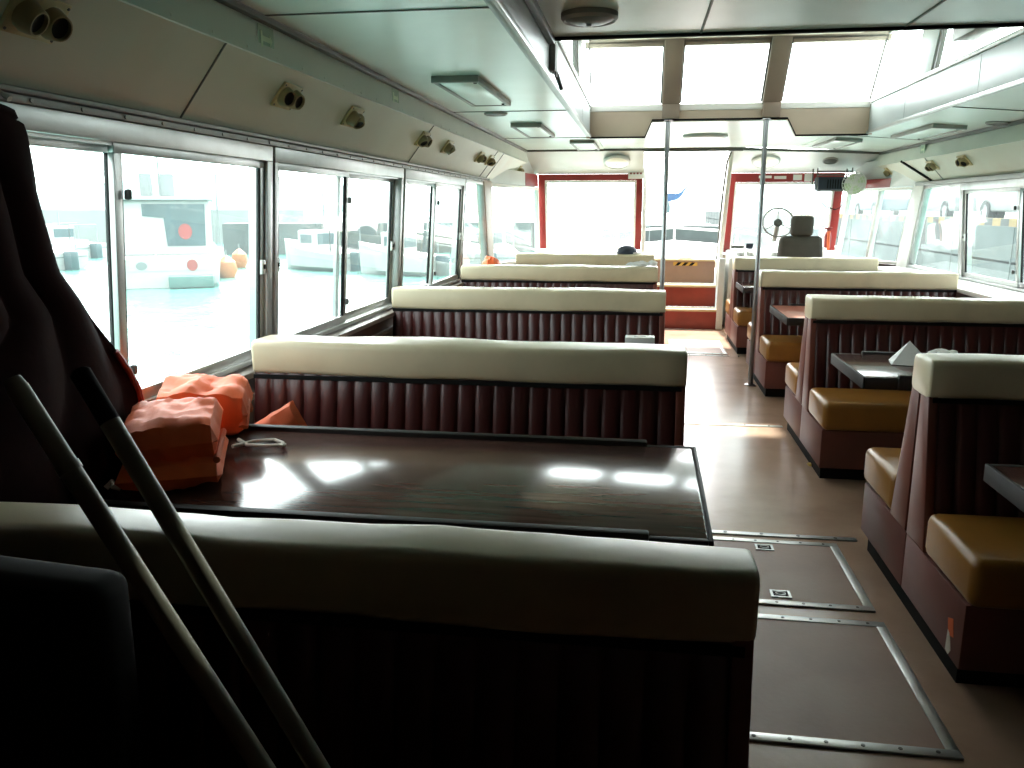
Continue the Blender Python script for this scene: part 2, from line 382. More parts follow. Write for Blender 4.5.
# fixed quarter light, slanted pillar, angled corner light
def fixed_light(n, W, u0, u1, z0, z1, mat_f='alu', w=.03, mull=None):
    c = W.pt((u0 + u1) / 2, z0, 0); root = frame_root('window_%d' % n, c); k = 1.0 / (W.b0 - W.a0).length
    f = MB(); T = (-.05, .01)
    W.box(f, u0, u1, z1 - w, z1, *T, .003); W.box(f, u0, u1, z0, z0 + w, *T, .003)
    W.box(f, u0, u0 + w * k, z0 + w, z1 - w, *T, .003); W.box(f, u1 - w * k, u1, z0 + w, z1 - w, *T, .003)
    if mull is not None: W.box(f, mull - .02 * k, mull + .02 * k, z0 + w, z1 - w, *T, .003)
    f.build('window_frame', M[mat_f], root)
    cuts = [u0 + w * k, u1 - w * k] if mull is None else [u0 + w * k, mull, u1 - w * k]
    for a, bb in zip(cuts, cuts[1:]):
        g = MB(); W.box(g, a, bb, z0 + w, z1 - w, -.024, -.02); g.build('glass_pane', M['glass'], root)
    return root
LQ = Wall((XL, 7.505), (XL, 8.92), ZS, (XL + .062, 7.505), (XL + .062, 8.325), ZH, (1, 0))
fixed_light(4, LQ, 0, 1, ZS, ZH)
b = MB(); LP = Wall((XL, 8.925), (XL, 9.22), ZS, (XL + .062, 8.33), (XL + .062, 8.75), ZH, (1, 0)); LP.box(b, 0, 1, 0.0, ZH + .02, -.07, .02, .004)
struct('trim_7', b, M['beige'])
LC = Wall((XL, 9.23), (-1.27, 10.80), ZS, (XL + .062, 8.76), (-1.27, 10.58), ZH, (1, -0.2))
fixed_light(5, LC, 0, 1, ZS, ZH, 'white', .035)
b = MB(); LC.box(b, 0, 1, 0.0, ZS - .005, -.07, 0.0); LC.box(b, 0, .70, ZH + .005, ZH + .16, -.07, 0.0, 0, 1); LC.box(b, .70, 1, ZH + .005, ZH + .15, -.07, 0.003, 0, 2); LC.box(b, .70, 1, ZH + .15, ZH + .30, -.09, -.05, 0, 1)
struct('wall_front_left', b, [M['wood_dark'], M['panel_grey'], M['red']])

# ------------------------------------------------------------------ right wall and windows
RW = Wall((XR, 0), (XR, 10), ZSR, (XR - .07, 0), (XR - .07, 10), ZHR, (-1, 0))
b = MB()
b.box(XR, XR + .1, YB, 9.5, 0, ZSR - .04)
RW.box(b, uL(YB), uL(5.85), ZSR - .04, ZHR + .02, -.08, 0.0)  # unseen solid stretch, added in place of windows to darken the near end
struct('wall_right', b, M['wood_dark'])
b = MB(); b.box(2.50, XR + .05, YB, 9.55, ZSR - .065, ZSR - .03, .006); struct('trim_8', b, M['white'])
b = MB(); RW.box(b, uL(YB), uL(9.2), ZHR + .002, ZHR + .04, -.08, .022, .004); struct('trim_9', b, M['alu_dull'])
window(8, RW, uL(5.855), uL(7.985), ZSR - .03, ZHR, uL(6.87), False)
RQ = Wall((XR, 7.99), (XR, 9.48), ZSR - .03, (XR - .07, 7.99), (XR - .07, 8.945), ZHR, (-1, 0))
fixed_light(9, RQ, 0, 1, ZSR - .03, ZHR)
b = MB(); RP = Wall((XR, 9.485), (XR, 9.84), ZSR - .03, (XR - .07, 8.95), (XR - .07, 9.26), ZHR, (-1, 0)); RP.box(b, 0, 1, 0.0, ZHR + .02, -.07, .02, .004)
struct('trim_10', b, M['white'])
RC = Wall((XR, 9.85), (2.40, 10.80), ZSR - .03, (XR - .07, 9.27), (2.44, 10.58), ZHR, (-1, -0.2))
fixed_light(10, RC, 0, 1, ZSR - .03, ZHR, 'white', .03, .48)
b = MB(); RC.box(b, 0, 1, 0.0, ZSR - .035, -.07, 0.0); RC.box(b, 0, .35, ZHR + .005, ZHR + .20, -.07, 0.0, 0, 1); RC.box(b, .35, 1, ZHR + .005, ZHR + .10, -.07, 0.003, 0, 2); RC.box(b, .35, 1, ZHR + .10, ZHR + .30, -.09, -.05, 0, 1)
struct('wall_front_right', b, [M['wood_dark'], M['panel_grey'], M['red']])

# ------------------------------------------------------------------ coves, strips, ceilings
def cove(name, x_hi, z_hi, x_lo, z_lo, xs, zs, side):
    s = side
    b = MB()
    b.prism([(x_lo, YB, z_lo), (x_hi, YB, z_hi), (x_hi + s * .04, YB, z_hi), (x_lo + s * .1, YB, z_lo)],
            [(x_lo, 10.62, z_lo), (x_hi, 10.62, z_hi), (x_hi + s * .04, 10.62, z_hi), (x_lo + s * .1, 10.62, z_lo)])
    return struct(name, b, M['cove'])
cove('wall_left_cove', -1.36, 1.985, -1.545, 1.748, 0, 0, -1)
cove('wall_right_cove', 2.60, 1.91, 2.785, 1.712, 0, 0, 1)
def cove_seam(name, pts, mname, w=.006):
    b = MB(); b.tube(pts, w, 6); return struct(name, b, M[mname])
def lcove(f): return (-1.545 + .185 * f + .002, 1.748 + .237 * f)
def rcove(f): return (2.785 - .185 * f - .002, 1.712 + .198 * f)
for i, y in enumerate((-.2, 2.72, 5.55, 8.10, 8.45)):
    cove_seam('trim_%d' % (11 + i), [(lcove(0)[0], y, lcove(0)[1]), (lcove(1)[0], y, lcove(1)[1])], 'seam', .004)
cove_seam('trim_16', [(rcove(0)[0], 8.45, rcove(0)[1]), (rcove(1)[0], 8.45, rcove(1)[1])], 'seam', .004)
cove_seam('trim_17', [(rcove(0)[0] - .01, 8.75, rcove(0)[1]), (rcove(1)[0] - .01, 9.12, rcove(1)[1])], 'black', .012)
# near-vertical strips above the coves
b = MB(); b.hexa([(-1.352, YB, 1.98), (-1.352, 10.60, 1.98), (-1.40, 10.60, 1.98), (-1.40, YB, 1.98), (-1.365, YB, 2.125), (-1.365, 10.60, 2.125), (-1.41, 10.60, 2.125), (-1.41, YB, 2.125)])
for k in range(45): b.lathe([(0.006, 0), (0.006, 0.003), (0, 0.004)], Matrix.Translation((-1.3535, -.5 + k * .24, 1.995)) @ Matrix.Rotation(R(90), 4, 'Y'), 8)
struct('trim_18', b, M['cove_strip'])
b = MB(); b.hexa([(2.592, YB, 1.905), (2.592, 10.60, 1.905), (2.66, 10.60, 1.905), (2.66, YB, 1.905), (2.64, YB, 2.055), (2.64, 10.60, 2.055), (2.69, 10.60, 2.055), (2.69, YB, 2.055)])
struct('trim_19', b, M['cove_strip'])
b = MB(); b.box(-1.372, -1.335, YB, 10.05, 2.098, 2.121, .003); struct('trim_20', b, M['trim_dark'])
b = MB(); b.hexa([(2.612, YB, 2.028), (2.655, YB, 2.028), (2.655, 10.05, 2.028), (2.612, 10.05, 2.028), (2.612, YB, 2.056), (2.655, YB, 2.052), (2.655, 10.05, 2.052), (2.612, 10.05, 2.056)]); struct('trim_21', b, M['trim_dark'])
# low side ceilings, forward centre ceiling, aft centre ceiling
def slab(x0, z0, x1, z1, y0, y1, th=.05):
    return MB().hexa([(x0, y0, z0), (x1, y0, z1), (x1, y1, z1), (x0, y1, z0), (x0, y0, z0 + th), (x1, y0, z1 + th), (x1, y1, z1 + th), (x0, y1, z0 + th)])
struct('ceiling', slab(-1.42, 2.12, -.44, 2.12, 1.45, 10.05), M['ceil'])
struct('ceiling', slab(1.74, 2.12, 2.72, 2.048, 1.45, 10.10), M['ceil'])
struct('ceiling', slab(-.43, 2.125, 1.73, 2.125, 7.05, 10.05), M['ceil'])
struct('ceiling', slab(-.43, 2.18, 1.73, 2.18, 1.45, 3.85), M['ceil'])
def seam_line(name, x0, z0, x1, z1, y, w=.005, m='trim_dark'):
    b = MB(); b.hexa([(x0, y - w, z0 - .004), (x1, y - w, z1 - .004), (x1, y + w, z1 - .004), (x0, y + w, z0 - .004), (x0, y - w, z0 + .004), (x1, y - w, z1 + .004), (x1, y + w, z1 + .004), (x0, y + w, z0 + .004)])
    return struct(name, b, M[m])
for i, y in enumerate((2.98, 6.05, 8.35)): seam_line('trim_%d' % (22 + i), -1.335, 2.12, -.46, 2.12, y)
for i, y in enumerate((6.05, 8.35)): seam_line('trim_%d' % (25 + i), 1.76, 2.118, 2.61, 2.054, y, .004, 'seam')
b = MB(); b.box(.228, .238, YB, 3.84, 2.176, 2.184); struct('trim_27', b, M['seam'])
b = MB(); b.box(1.05, 1.06, YB, 3.84, 2.176, 2.184); struct('trim_28', b, M['seam'])
# dark beam where the centre ceiling ends, thin dark edge each side
b = MB(); b.box(.03, 1.14, 10.03, 10.09, 2.085, 2.15, .004); struct('trim_29', b, M['trim_dark'])
b = MB(); b.box(-1.36, .03, 10.04, 10.065, 2.098, 2.125); struct('trim_30', b, M['trim_dark'])
b = MB(); b.hexa([(1.14, 10.04, 2.098), (2.64, 10.04, 2.035), (2.64, 10.065, 2.035), (1.14, 10.065, 2.098), (1.14, 10.04, 2.125), (2.64, 10.04, 2.06), (2.64, 10.065, 2.06), (1.14, 10.065, 2.125)]); struct('trim_31', b, M['trim_dark'])

# ------------------------------------------------------------------ raised roof light (clerestory)
CX0, CX1 = -.42, 1.72
for nm, x0, x1, fx in (('wall_left_coaming', CX0 - .03, CX0, 1), ('wall_right_coaming', CX1, CX1 + .03, -1)):
    b = MB(); b.box(x0, x1, YB, 7.02, 2.015, 2.235, .003)
    for y in (4.85, 6.1): b.box(min(x0, x1) - .001, max(x0, x1) + .001, y - .003, y + .003, 2.02, 2.232, 0, 1)
    struct(nm, b, [M['coaming'], M['seam']])
    xa = CX0 if fx > 0 else CX1
    b = MB(); b.box(min(xa, xa + fx * .012), max(xa, xa + fx * .012), YB, 7.0, 2.008, 2.03, .002); struct('trim_%d' % (32 if fx > 0 else 33), b, M['alu'])
    b = MB(); b.box(min(xa - fx * .04, xa + fx * .01), max(xa - fx * .04, xa + fx * .01), 3.86, 6.98, 2.236, 2.262, .003); struct('trim_%d' % (34 if fx > 0 else 35), b, M['white'])
# dark edges of the aft ceiling panel
b = MB(); b.box(CX0, CX1, 3.83, 3.86, 2.168, 2.20, .004); struct('trim_36', b, M['black'])
b = MB(); b.box(CX0, CX0 + .03, YB, 3.83, 2.15, 2.182, .003); b.box(CX1 - .03, CX1, YB, 3.83, 2.15, 2.182, .003); struct('trim_37', b, M['trim_dark'])
# aft riser of the raised roof and the roof itself
b = MB(); b.box(CX0 - .03, CX1 + .03, 3.80, 3.83, 2.20, 2.78); struct('wall_rooflight_back', b, M['beige'])
b = MB(); b.box(CX0 - .10, CX1 + .10, 3.70, 6.95, 2.72, 2.78); struct('ceiling', b, M['beige'])
# beige coaming panel across the front with its cut-out
b = MB()
zc = 2.005; pts = [(CX0 - .03, zc), (.02, zc), (.075, 2.135), (1.115, 2.135), (1.185, zc), (CX1 + .03, zc), (CX1 + .03, 2.205), (CX0 - .03, 2.205)]
bm = b.bm
va = [bm.verts.new((x, 6.985, z)) for x, z in pts]; vb = [bm.verts.new((x, 7.05, z)) for x, z in pts]
for idx in ((0, 1, 2, 7), (2, 3, 6, 7), (3, 4, 5, 6)):
    bm.faces.new([va[i] for i in idx]); bm.faces.new([vb[i] for i in idx][::-1])
for i in range(8):
    j = (i + 1) % 8; bm.faces.new((va[i], vb[i], vb[j], va[j]))
struct('wall_rooflight_front', b, M['beige'])
b = MB(); e = [(CX0, zc), (.02, zc), (.075, 2.135), (1.115, 2.135), (1.185, zc), (CX1, zc)]
b.tube([(x, 6.985, z) for x, z in e], .008, 6); struct('trim_38', b, M['black'])
# raked front glazing
FW = Wall((CX0 - .02, 7.0), (CX1 + .02, 7.0), 2.235, (CX0 - .02, 6.62), (CX1 + .02, 6.62), 2.67, (0, -1))
def uF(x): return (x - CX0 + .02) / (CX1 - CX0 + .04)
b = MB(); b.box(CX0, CX1, 6.975, 7.05, 2.206, 2.255, .004); struct('trim_39', b, M['white'])
b = MB(); FW.box(b, 0, 1, 2.632, 2.74, -.06, -.0, .003)
for x in (.22, .99): FW.box(b, uF(x - .075), uF(x + .065), 2.24, 2.67, -.045, .03, .006)
for x in (.22, .99): b.box(x - .07, x + .065, 6.945, 6.985, 2.142, 2.25, .004)
struct('wall_rooflight_pillars', b, M['beige_dark'])
# curved tan valance over the front panes
b = MB()
def val(u, v):
    x = CX0 + .10 + u * (CX1 - CX0 - .20); drop = .058 * min(1, min(u, 1 - u) / .06) ** .5
    return (x, 6.56 - .02 * v - .30 * (1 - v), 2.718 - drop * v)
b.grid(val, 48, 4); struct('trim_40', b, M['beige'])
for i, (x0, x1) in enumerate(((CX0, .145), (.285, .915), (1.055, CX1))):
    g = MB(); FW.box(g, uF(x0), uF(x1), 2.262, 2.665, -.024, -.02); o = frame_root('window_%d' % (11 + i), FW.pt(uF((x0 + x1) / 2), 2.262, 0))
    g.build('glass_pane', M['glass_clear'], o)
    g = MB(); k = 1 / 2.18
    FW.box(g, uF(x0), uF(x0) + .012 * k, 2.262, 2.66, -.03, .0); FW.box(g, uF(x1) - .012 * k, uF(x1), 2.262, 2.66, -.03, .0); FW.box(g, uF(x0), uF(x1), 2.652, 2.664, -.03, .0)
    g.build('gasket', M['trim_dark'], o)
# roof light side panes and posts
for n, x, s in ((14, CX0 - .015, 1), (15, CX1 + .015, -1)):
    SW = Wall((x, 3.85), (x, 7.0), 2.262, (x, 3.85), (x, 6.66), 2.72, (s, 0))
    root = frame_root('window_%d' % n, (x, 5.4, 2.262))
    L = 3.15
    p = MB(); SW.box(p, (5.62 - 3.85) / L, (5.98 - 3.85) / L, 2.262, 2.70, -.02, .02, .004); SW.box(p, 0, .03, 2.262, 2.70, -.02, .02); SW.box(p, .975, .99, 2.262, 2.70, -.012, .004)
    SW.box(p, 0, 1, 2.665, 2.72, -.02, .02)
    p.build('window_post', M['panel_grey'], root)
    p = MB(); SW.box(p, (5.575 - 3.85) / L, (5.615 - 3.85) / L, 2.262, 2.665, -.014, .012); p.build('gasket', M['trim_dark'], root)
    for a, bb in ((.03, .55), (.68, .975)):
        g = MB(); SW.box(g, a, bb, 2.262, 2.665, -.004, .0); g.build('glass_pane', M['glass_clear'], root)

# ------------------------------------------------------------------ stern end (behind the viewer)
b = MB(); b.box(-1.85, 3.05, YB - .08, YB, 0, 2.3); struct('wall_back', b, M['wood_dark'])
struct('ceiling', MB().box(-1.85, 3.05, YB, 1.45, 2.185, 2.24), M['wood_dark'])  # unseen dark ceiling, added to cut the light on the nearest bench

# ------------------------------------------------------------------ bow bulkhead
def yb(z): return 10.85 - (z - .93) * .27
b = MB(); b.prism([(-1.30, 10.80, 0), (.03, 10.80, 0), (.03, yb(.9), .9), (-1.30, yb(.9), .9)], [(-1.30, 10.95, 0), (.03, 10.95, 0), (.03, yb(.9) + .08, .9), (-1.30, yb(.9) + .08, .9)])
b.prism([(1.03, 10.80, 0), (2.44, 10.80, 0), (2.44, yb(.88), .88), (1.03, yb(.88), .88)], [(1.03, 10.95, 0), (2.44, 10.95, 0), (2.44, yb(.88) + .08, .88), (1.03, yb(.88) + .08, .88)])
struct('wall_front', b, M['beige'])
# windscreens with white inner frame in a dark red surround
def screen(n, x0, x1, z0, z1, mull=None):
    W = Wall((x0, yb(z0)), (x1, yb(z0)), z0, (x0, yb(z1)), (x1, yb(z1)), z1, (0, -1))
    return fixed_light(n, W, 0, 1, z0, z1, 'white', .03), W
_, WL = screen(16, -1.19, -.05, .93, 1.785)
_, WR = screen(17, 1.13, 2.30, .90, 1.755)
b = MB(); k = 1 / 1.14
WL.box(b, -.08 * k, 0, .93, 1.86, -.05, .012); WL.box(b, 1, 1 + .075 * k, .93, 1.86, -.05, .012); WL.box(b, 0, 1, 1.787, 1.86, -.05, .012)
k = 1 / 1.17
WR.box(b, -.075 * k, 0, .90, 1.86, -.05, .012); WR.box(b, 1, 1 + .09 * k, .88, 1.86, -.05, .02); WR.box(b, 0, 1, 1.757, 1.86, -.05, .012)
struct('wall_front_red_surround', b, M['red'])
# sloping white panels above the windscreens
for x0, x1, zz in ((-1.36, .03, 2.115), (1.04, 2.70, 2.09)):
    b = MB(); b.hexa([(x0, 10.06, zz), (x1, 10.06, zz if x0 < 0 else 2.045), (x1, yb(1.86) + .01, 1.862), (x0, yb(1.86) + .01, 1.862), (x0, 10.06, zz + .03), (x1, 10.06, (zz if x0 < 0 else 2.045) + .03), (x1, yb(1.86) + .05, 1.89), (x0, yb(1.86) + .05, 1.89)])
    struct('ceiling', b, M['panel_grey'])
# doorway posts, sill and the raked door edge
b = MB(); b.box(.03, .075, 10.55, 10.95, 0, 2.10, .006); struct('door_1', b, M['white'])
b = MB(); b.hexa([(.985, 10.75, .80), (1.04, 10.75, .80), (1.04, 10.9, .80), (.985, 10.9, .80), (1.0, 10.12, 2.10), (1.045, 10.12, 2.10), (1.045, 10.3, 2.10), (1.0, 10.3, 2.10)], .006); struct('door_2', b, M['white'])
b = MB(); b.tube([(.965, 10.72, .82), (.97, 10.62, 1.2), (.975, 10.42, 1.65), (.985, 10.22, 1.98), (1.02, 10.1, 2.09)], .012, 8); struct('trim_41', b, M['trim_dark'])

# steps up to the bow door
st = thing('bow_steps', 'red and tan steps climbing to the open bow door', 'steps', (.62, 10.55, 0))
X0, X1 = .10, .96
zz = [0, .245, .515, .82]; yy = [10.28, 10.54, 10.80, 11.0]
for i in range(3):
    MB().box(X0, X1, yy[i], yy[i] + .02, zz[i] + .001, zz[i + 1] - .03).build('riser', M['step_red'] if i < 2 else M['step_grey'], st)
    MB().box(X0, X1, yy[i] - .015, yy[i + 1], zz[i + 1] - .03, zz[i + 1], .006).build('tread', M['step_tan'], st)
hz = MB()
for k in range(3):
    x = .46 + k * .085
    hz.prism([(x, 10.797, .735), (x + .045, 10.797, .735), (x + .085, 10.797, .775), (x + .04, 10.797, .775)], [(x, 10.7995, .735), (x + .045, 10.7995, .735), (x + .085, 10.7995, .775), (x + .04, 10.7995, .775)], 1)
hz.box(.44, .74, 10.7985, 10.7998, .733, .777)
hz.build('hazard_stripe', [M['yellow'], M['black']], st)
MB().box(.50, .68, 10.82, 10.88, .821, .835, .003).build('hazard_block', M['yellow'], st)
sp = MB().box(.955, 1.03, 10.25, 10.33, 0, .86, .008); struct('trim_42', sp, M['panel_grey'])
b = MB(); b.box(.97, 1.03, 10.33, 10.80, 0, .84); struct('wall_step_side', b, M['panel_grey'])

# ------------------------------------------------------------------ benches
def bench(x_in, x_out, y, label, group, cz=.878, ch=.068, cw=.098, bk=1.0):
    """double-sided booth bench; x_in is the aisle end"""
    s = 1 if x_out > x_in else -1; L = abs(x_out - x_in)
    t = thing('booth_bench', label, 'bench', (x_in, y, 0), group)
    X = lambda d: s * d
    def bx(mb, d0, d1, *a, **k):
        mb.box(min(X(d0), X(d1)), max(X(d0), X(d1)), *a, **k); return mb
    bx(MB(), .02, L, -.52, .52, 0, .075).build('toe_kick', M['black'], t, world=False)
    k = MB()
    for sg in (-1, 1):
        a, c = (.003, .575) if sg > 0 else (-.575, -.003)
        bx(k, 0.0, L, a, c, .075, .288, bev=.004)
    k.build('base', M['kick'], t, world=False)
    for sg in (-1, 1):
        a, c = sorted((sg * .19, sg * .61))
        c_ = bx(MB(), -.005, L, a, c, .29, .445, bev=.032, seg=4); c_.build('seat_cushion', M['mustard'], t, world=False)
    # channel tufted backs
    n = max(6, round((L - .03) / .068))
    for sg in (-1, 1):
        mb = MB()
        def fn(u, v, sg=sg):
            ph = (u * n) % 1.0; e = min(1, v / .06, (1 - v) / .06)
            bulge = .011 * (abs(math.sin(math.pi * u * n)) ** .45) * max(0, e) ** .5
            yy_ = (.195 + (.088 - .195) * v) * bk + bulge - .012
            return Vector((X(.025 + u * (L - .03)), sg * yy_, .30 + (cz - ch + .025 - .30) * v))
        V = mb.grid(fn, n * 8, 8)
        back = [[mb.bm.verts.new((V[i][j].co.x, sg * .006, V[i][j].co.z)) for j in (0, 8)] for i in (0, len(V) - 1)]
        mb.bm.faces.new((back[0][0], back[1][0], back[1][1], back[0][1]))
        mb.bm.faces.new([V[0][j] for j in range(9)] + [back[0][1], back[0][0]])
        mb.bm.faces.new([V[-1][j] for j in range(9)][::-1] + [back[1][0], back[1][1]])
        mb.bm.faces.new([V[i][0] for i in range(len(V))] + [back[1][0], back[0][0]])
        mb.bm.faces.new([V[i][8] for i in range(len(V))] + [back[1][1], back[0][1]])
        mb.build('backrest', M['maroon'], t, smooth=60, world=False)
        # end plank
        e = MB(); pr = [(sg * .008, .29), (sg * .195 * bk, .29), (sg * .088 * bk, .83), (sg * .008, .83)]
        e.prism([(X(-.004), p, z) for p, z in pr], [(X(.03), p, z) for p, z in pr], bev=.006)
        e.build('end_panel', M['endtrim'], t, world=False)
    c = MB(); seg = 26
    prof = []
    for i in range(28):   # rounded box section
        a = 2 * math.pi * i / 28; ca, sa = math.cos(a), math.sin(a); p = 0.30
        prof.append((cw * abs(ca) ** p * (1 if ca >= 0 else -1), cz + ch * abs(sa) ** p * (1 if sa >= 0 else -1)))
    rng = random.Random(int(y * 100) + (5 if s > 0 else 0))
    off = rng.random() * 20
    rings = []
    for i in range(seg + 5):
        if i < 3: d, sc_ = ((-.006, -.003, .004)[i], (.90, .965, .995)[i])
        elif i > seg + 1: j = seg + 4 - i; d, sc_ = ((L + .002, L - .002, L - .010)[j], (.90, .965, .995)[j])
        else: d, sc_ = (.012 + (L - .03) * (i - 2) / (seg - 1), 1.0)
        ring = []
        for yv, zv in prof:
            w = noise.noise(Vector((d * 3 + off, yv * 6, zv * 6))) * .006 + noise.noise(Vector((d * 9 + off, yv * 12, zv * 12))) * .0025
            ring.append(c.bm.verts.new((X(d), yv * sc_ + w, cz + (zv - cz) * sc_ + w + noise.noise(Vector((d * 2 + off, 3, 1))) * .004)))
        rings.append(ring)
    for A, B in zip(rings, rings[1:]):
        for k_ in range(28): c.bm.faces.new((A[k_], A[(k_ + 1) % 28], B[(k_ + 1) % 28], B[k_]))
    c.bm.faces.new(rings[0][::-1]); c.bm.faces.new(rings[-1])
    c.build('cap_cushion', M['cream'], t, world=False, smooth=60)
    p = MB(); bx(p, .01, L - .005, -cw + .002, -cw + .010, cz - ch - .012, cz - ch + .004); bx(p, .01, L - .005, cw - .010, cw - .002, cz - ch - .012, cz - ch + .004); p.build('piping', M['black'], t, world=False)
    return t
GL, GR = 'booth benches on the left side', 'booth benches on the right side'
benches = {}
for kx, y, x0, x1, lab, g in (
    ('L1', 1.235, .187, -1.38, 'nearest left bench, its cream cap filling the dark foreground', GL),
    ('L2', 3.085, .18, -1.48, 'left bench right behind the wide dark table with the orange life jackets', GL),
    ('L3', 5.27, .17, -1.57, 'third left bench from the front, with a white box seen before its back', GL),
    ('L4', 7.45, .165, -1.58, 'fourth left bench with crumpled white cloth on the aisle end of its cap', GL),
    ('L5', 9.50, .17, -1.38, 'farthest left bench under the front left windscreen, navy cap on top', GL),
    ('R1', 3.035, 1.0, 2.80, 'nearest right bench with torn patch low on its kick panel', GR),
    ('R2', 5.06, 1.0, 2.80, 'second right bench, behind the table with the crumpled white paper', GR),
    ('R3', 7.10, 1.0, 2.50, 'third right bench, the right steel pole standing at its end', GR),
    ('R4', 9.06, 1.0, 2.42, 'farthest right bench, directly behind the grey helm seat', GR)):
    benches[kx] = bench(x0, x1, y, lab, g, *((.861, .063, .062, .6) if kx == 'L1' else ()))
# torn vinyl patch on the nearest right bench
t = benches['R1']
b = MB(); b.prism([(-.0015, -.50, .205), (-.0015, -.46, .19), (-.0015, -.475, .14), (-.0015, -.515, .15)], [(.004, -.50, .205), (.004, -.46, .19), (.004, -.475, .14), (.004, -.515, .15)]); b.build('torn_patch', M['orange_dark'], t, world=False)['label'] = 'torn orange foam showing through'
b = MB(); b.prism([(-.002, -.485, .15), (-.002, -.47, .155), (-.002, -.465, .085), (-.002, -.49, .08), (-.002, -.505, .10)], [(.004, -.485, .15), (.004, -.47, .155), (.004, -.465, .085), (.004, -.49, .08), (.004, -.505, .10)]); b.build('tape_strip', M['rope'], t, world=False)['label'] = 'loose pale tape'

# ------------------------------------------------------------------ tables
def table(x0, x1, y0, y1, label, group, top='table', s=1, tilt=0, py=None):
    """x0 wall end, x1 aisle end (s = +1 when the aisle is towards +x)"""
    t = thing('booth_table', label, 'table', ((x0 + x1) / 2, (y0 + y1) / 2, 0), group)
    lo, hi = min(x0, x1), max(x0, x1)
    rot = Matrix.Translation((0, (y0 + y1) / 2, .68)) @ Matrix.Rotation(R(tilt), 4, 'X') @ Matrix.Translation((0, -(y0 + y1) / 2, -.68))
    tp = MB().box(lo, hi, y0 + .02, y1 - .02, .655, .70, .006); bmesh.ops.transform(tp.bm, matrix=rot, verts=tp.bm.verts); tp.build('tabletop', M[top], t)
    e = MB(); q = .14
    a0, a1 = (lo, hi - q) if s > 0 else (lo + q, hi)
    e.box(a0, a1, y0 - .008, y0 + .02, .645, .714, .005); e.box(a0, a1, y1 - .02, y1 + .008, .645, .714, .005)
    f0, f1 = (a1, hi) if s > 0 else (lo, a0)
    e.box(f0, f1, y0, y0 + .02, .645, .70, .004); e.box(f0, f1, y1 - .02, y1, .645, .70, .004)
    xe = (hi, hi + .012) if s > 0 else (lo - .012, lo)
    e.box(xe[0], xe[1], y0, y1, .645, .701, .004)
    bmesh.ops.transform(e.bm, matrix=rot, verts=e.bm.verts); e.build('edge_rail', M['table_edge'], t)
    cx = hi - .62 if s > 0 else lo + .62; cyy = py or (y0 + y1) / 2
    MB().lathe([(0, .05), (.032, .05), (.032, .63), (0, .63)], Matrix.Translation((cx, cyy, 0)), 20).build('pedestal', M['steel'], t)
    MB().lathe([(0, .0), (.19, .0), (.19, .012), (.06, .03), (.04, .06), (0, .06)], Matrix.Translation((cx, cyy, 0)), 28).build('foot_plate', M['black'], t)
    MB().box(cx - .25, cx + .25, cyy - .02, cyy + .15, .63, .652).build('mounting_plate', M['black'], t)
    return t
GT = 'booth tables'
table(-1.405, .185, 1.88, 2.56, 'wide dark glossy table in the left foreground holding orange life jackets', GT, tilt=3.2)
table(-1.55, .18, 3.92, 4.60, 'left table hidden past the second bench, under the white box', GT)
table(2.80, 1.06, 1.90, 2.57, 'dark table cut off by the right picture edge, nearest on the right', GT, s=-1)
table(2.80, 1.035, 3.87, 4.52, 'dark table on the right holding the crumpled white paper', GT, s=-1)
table(2.75, 1.05, 5.97, 6.76, 'right table with pinkish top between second and third benches', GT, 'table_pink', s=-1)
table(2.75, 1.02, 8.24, 8.90, 'farthest right table, small edge seen beside the right steel pole', GT, s=-1, py=8.27)

# ------------------------------------------------------------------ steel poles
def steel_pole(x, label, z1):
    t = thing('steel_pole', label, 'pole', (x, 7.0, 0), 'steel grab poles')
    MB().tube([(x, 7.0, .012), (x, 7.0, z1)], .019, 16).build('pole_tube', M['steel'], t)
    MB().lathe([(0, 0), (.045, 0), (.045, .008), (.022, .014), (.022, .03), (0, .03)], Matrix.Translation((x, 7.0, 0)), 20).build('floor_flange', M['steel'], t)
    MB().lathe([(0, 0), (.04, 0), (.04, -.008), (.021, -.014), (.021, -.03), (0, -.03)], Matrix.Translation((x, 7.0, z1)), 20).build('ceiling_flange', M['steel'], t)
steel_pole(.20, 'left steel grab pole, at the end of the fourth left bench', 2.135)
steel_pole(.957, 'right steel grab pole, at the aisle end of a right bench', 2.135)

# ------------------------------------------------------------------ life jackets and table clutter
def cushion_mb(mb, sx, sy, sz, m, seed=0, puff=.35, mi=0, n=16, amp=.012):
    def side(sgn):
        def fn(u, v):
            a, c = u * 2 - 1, v * 2 - 1
            e = max(0, (1 - abs(a) ** 6) * (1 - abs(c) ** 6)) ** puff
            w = noise.noise(Vector((a * 2.2 + seed, c * 2.2, sgn))) * amp + noise.noise(Vector((a * 5 + seed, c * 5, sgn * 3))) * amp * .5
            edge = noise.noise(Vector((a * 3 + seed, c * 3, 7))) * .03
            return m @ Vector((a * sx / 2 * (1 + edge), c * sy / 2 * (1 + edge), sgn * (sz / 2 * e + w * e)))
        return fn
    mb.grid(side(1), n, n, mi); mb.grid(side(-1), n, n, mi)
    bmesh.ops.remove_doubles(mb.bm, verts=mb.bm.verts, dist=.0004)
def T(x, y, z, rx=0, ry=0, rz=0): return Matrix.Translation((x, y, z)) @ Matrix.Rotation(R(rz), 4, 'Z') @ Matrix.Rotation(R(ry), 4, 'Y') @ Matrix.Rotation(R(rx), 4, 'X')
t = thing('life_jacket', 'folded orange life jacket on the near end of the dark table', 'life jacket', (-1.27, 2.10, .70), 'orange life jackets')
b = MB(); cushion_mb(b, .27, .33, .075, T(-1.295, 2.11, .742, 2, 0, 24), 3, .28, 0, 18, .02); b.build('lower_panel', M['orange'], t)
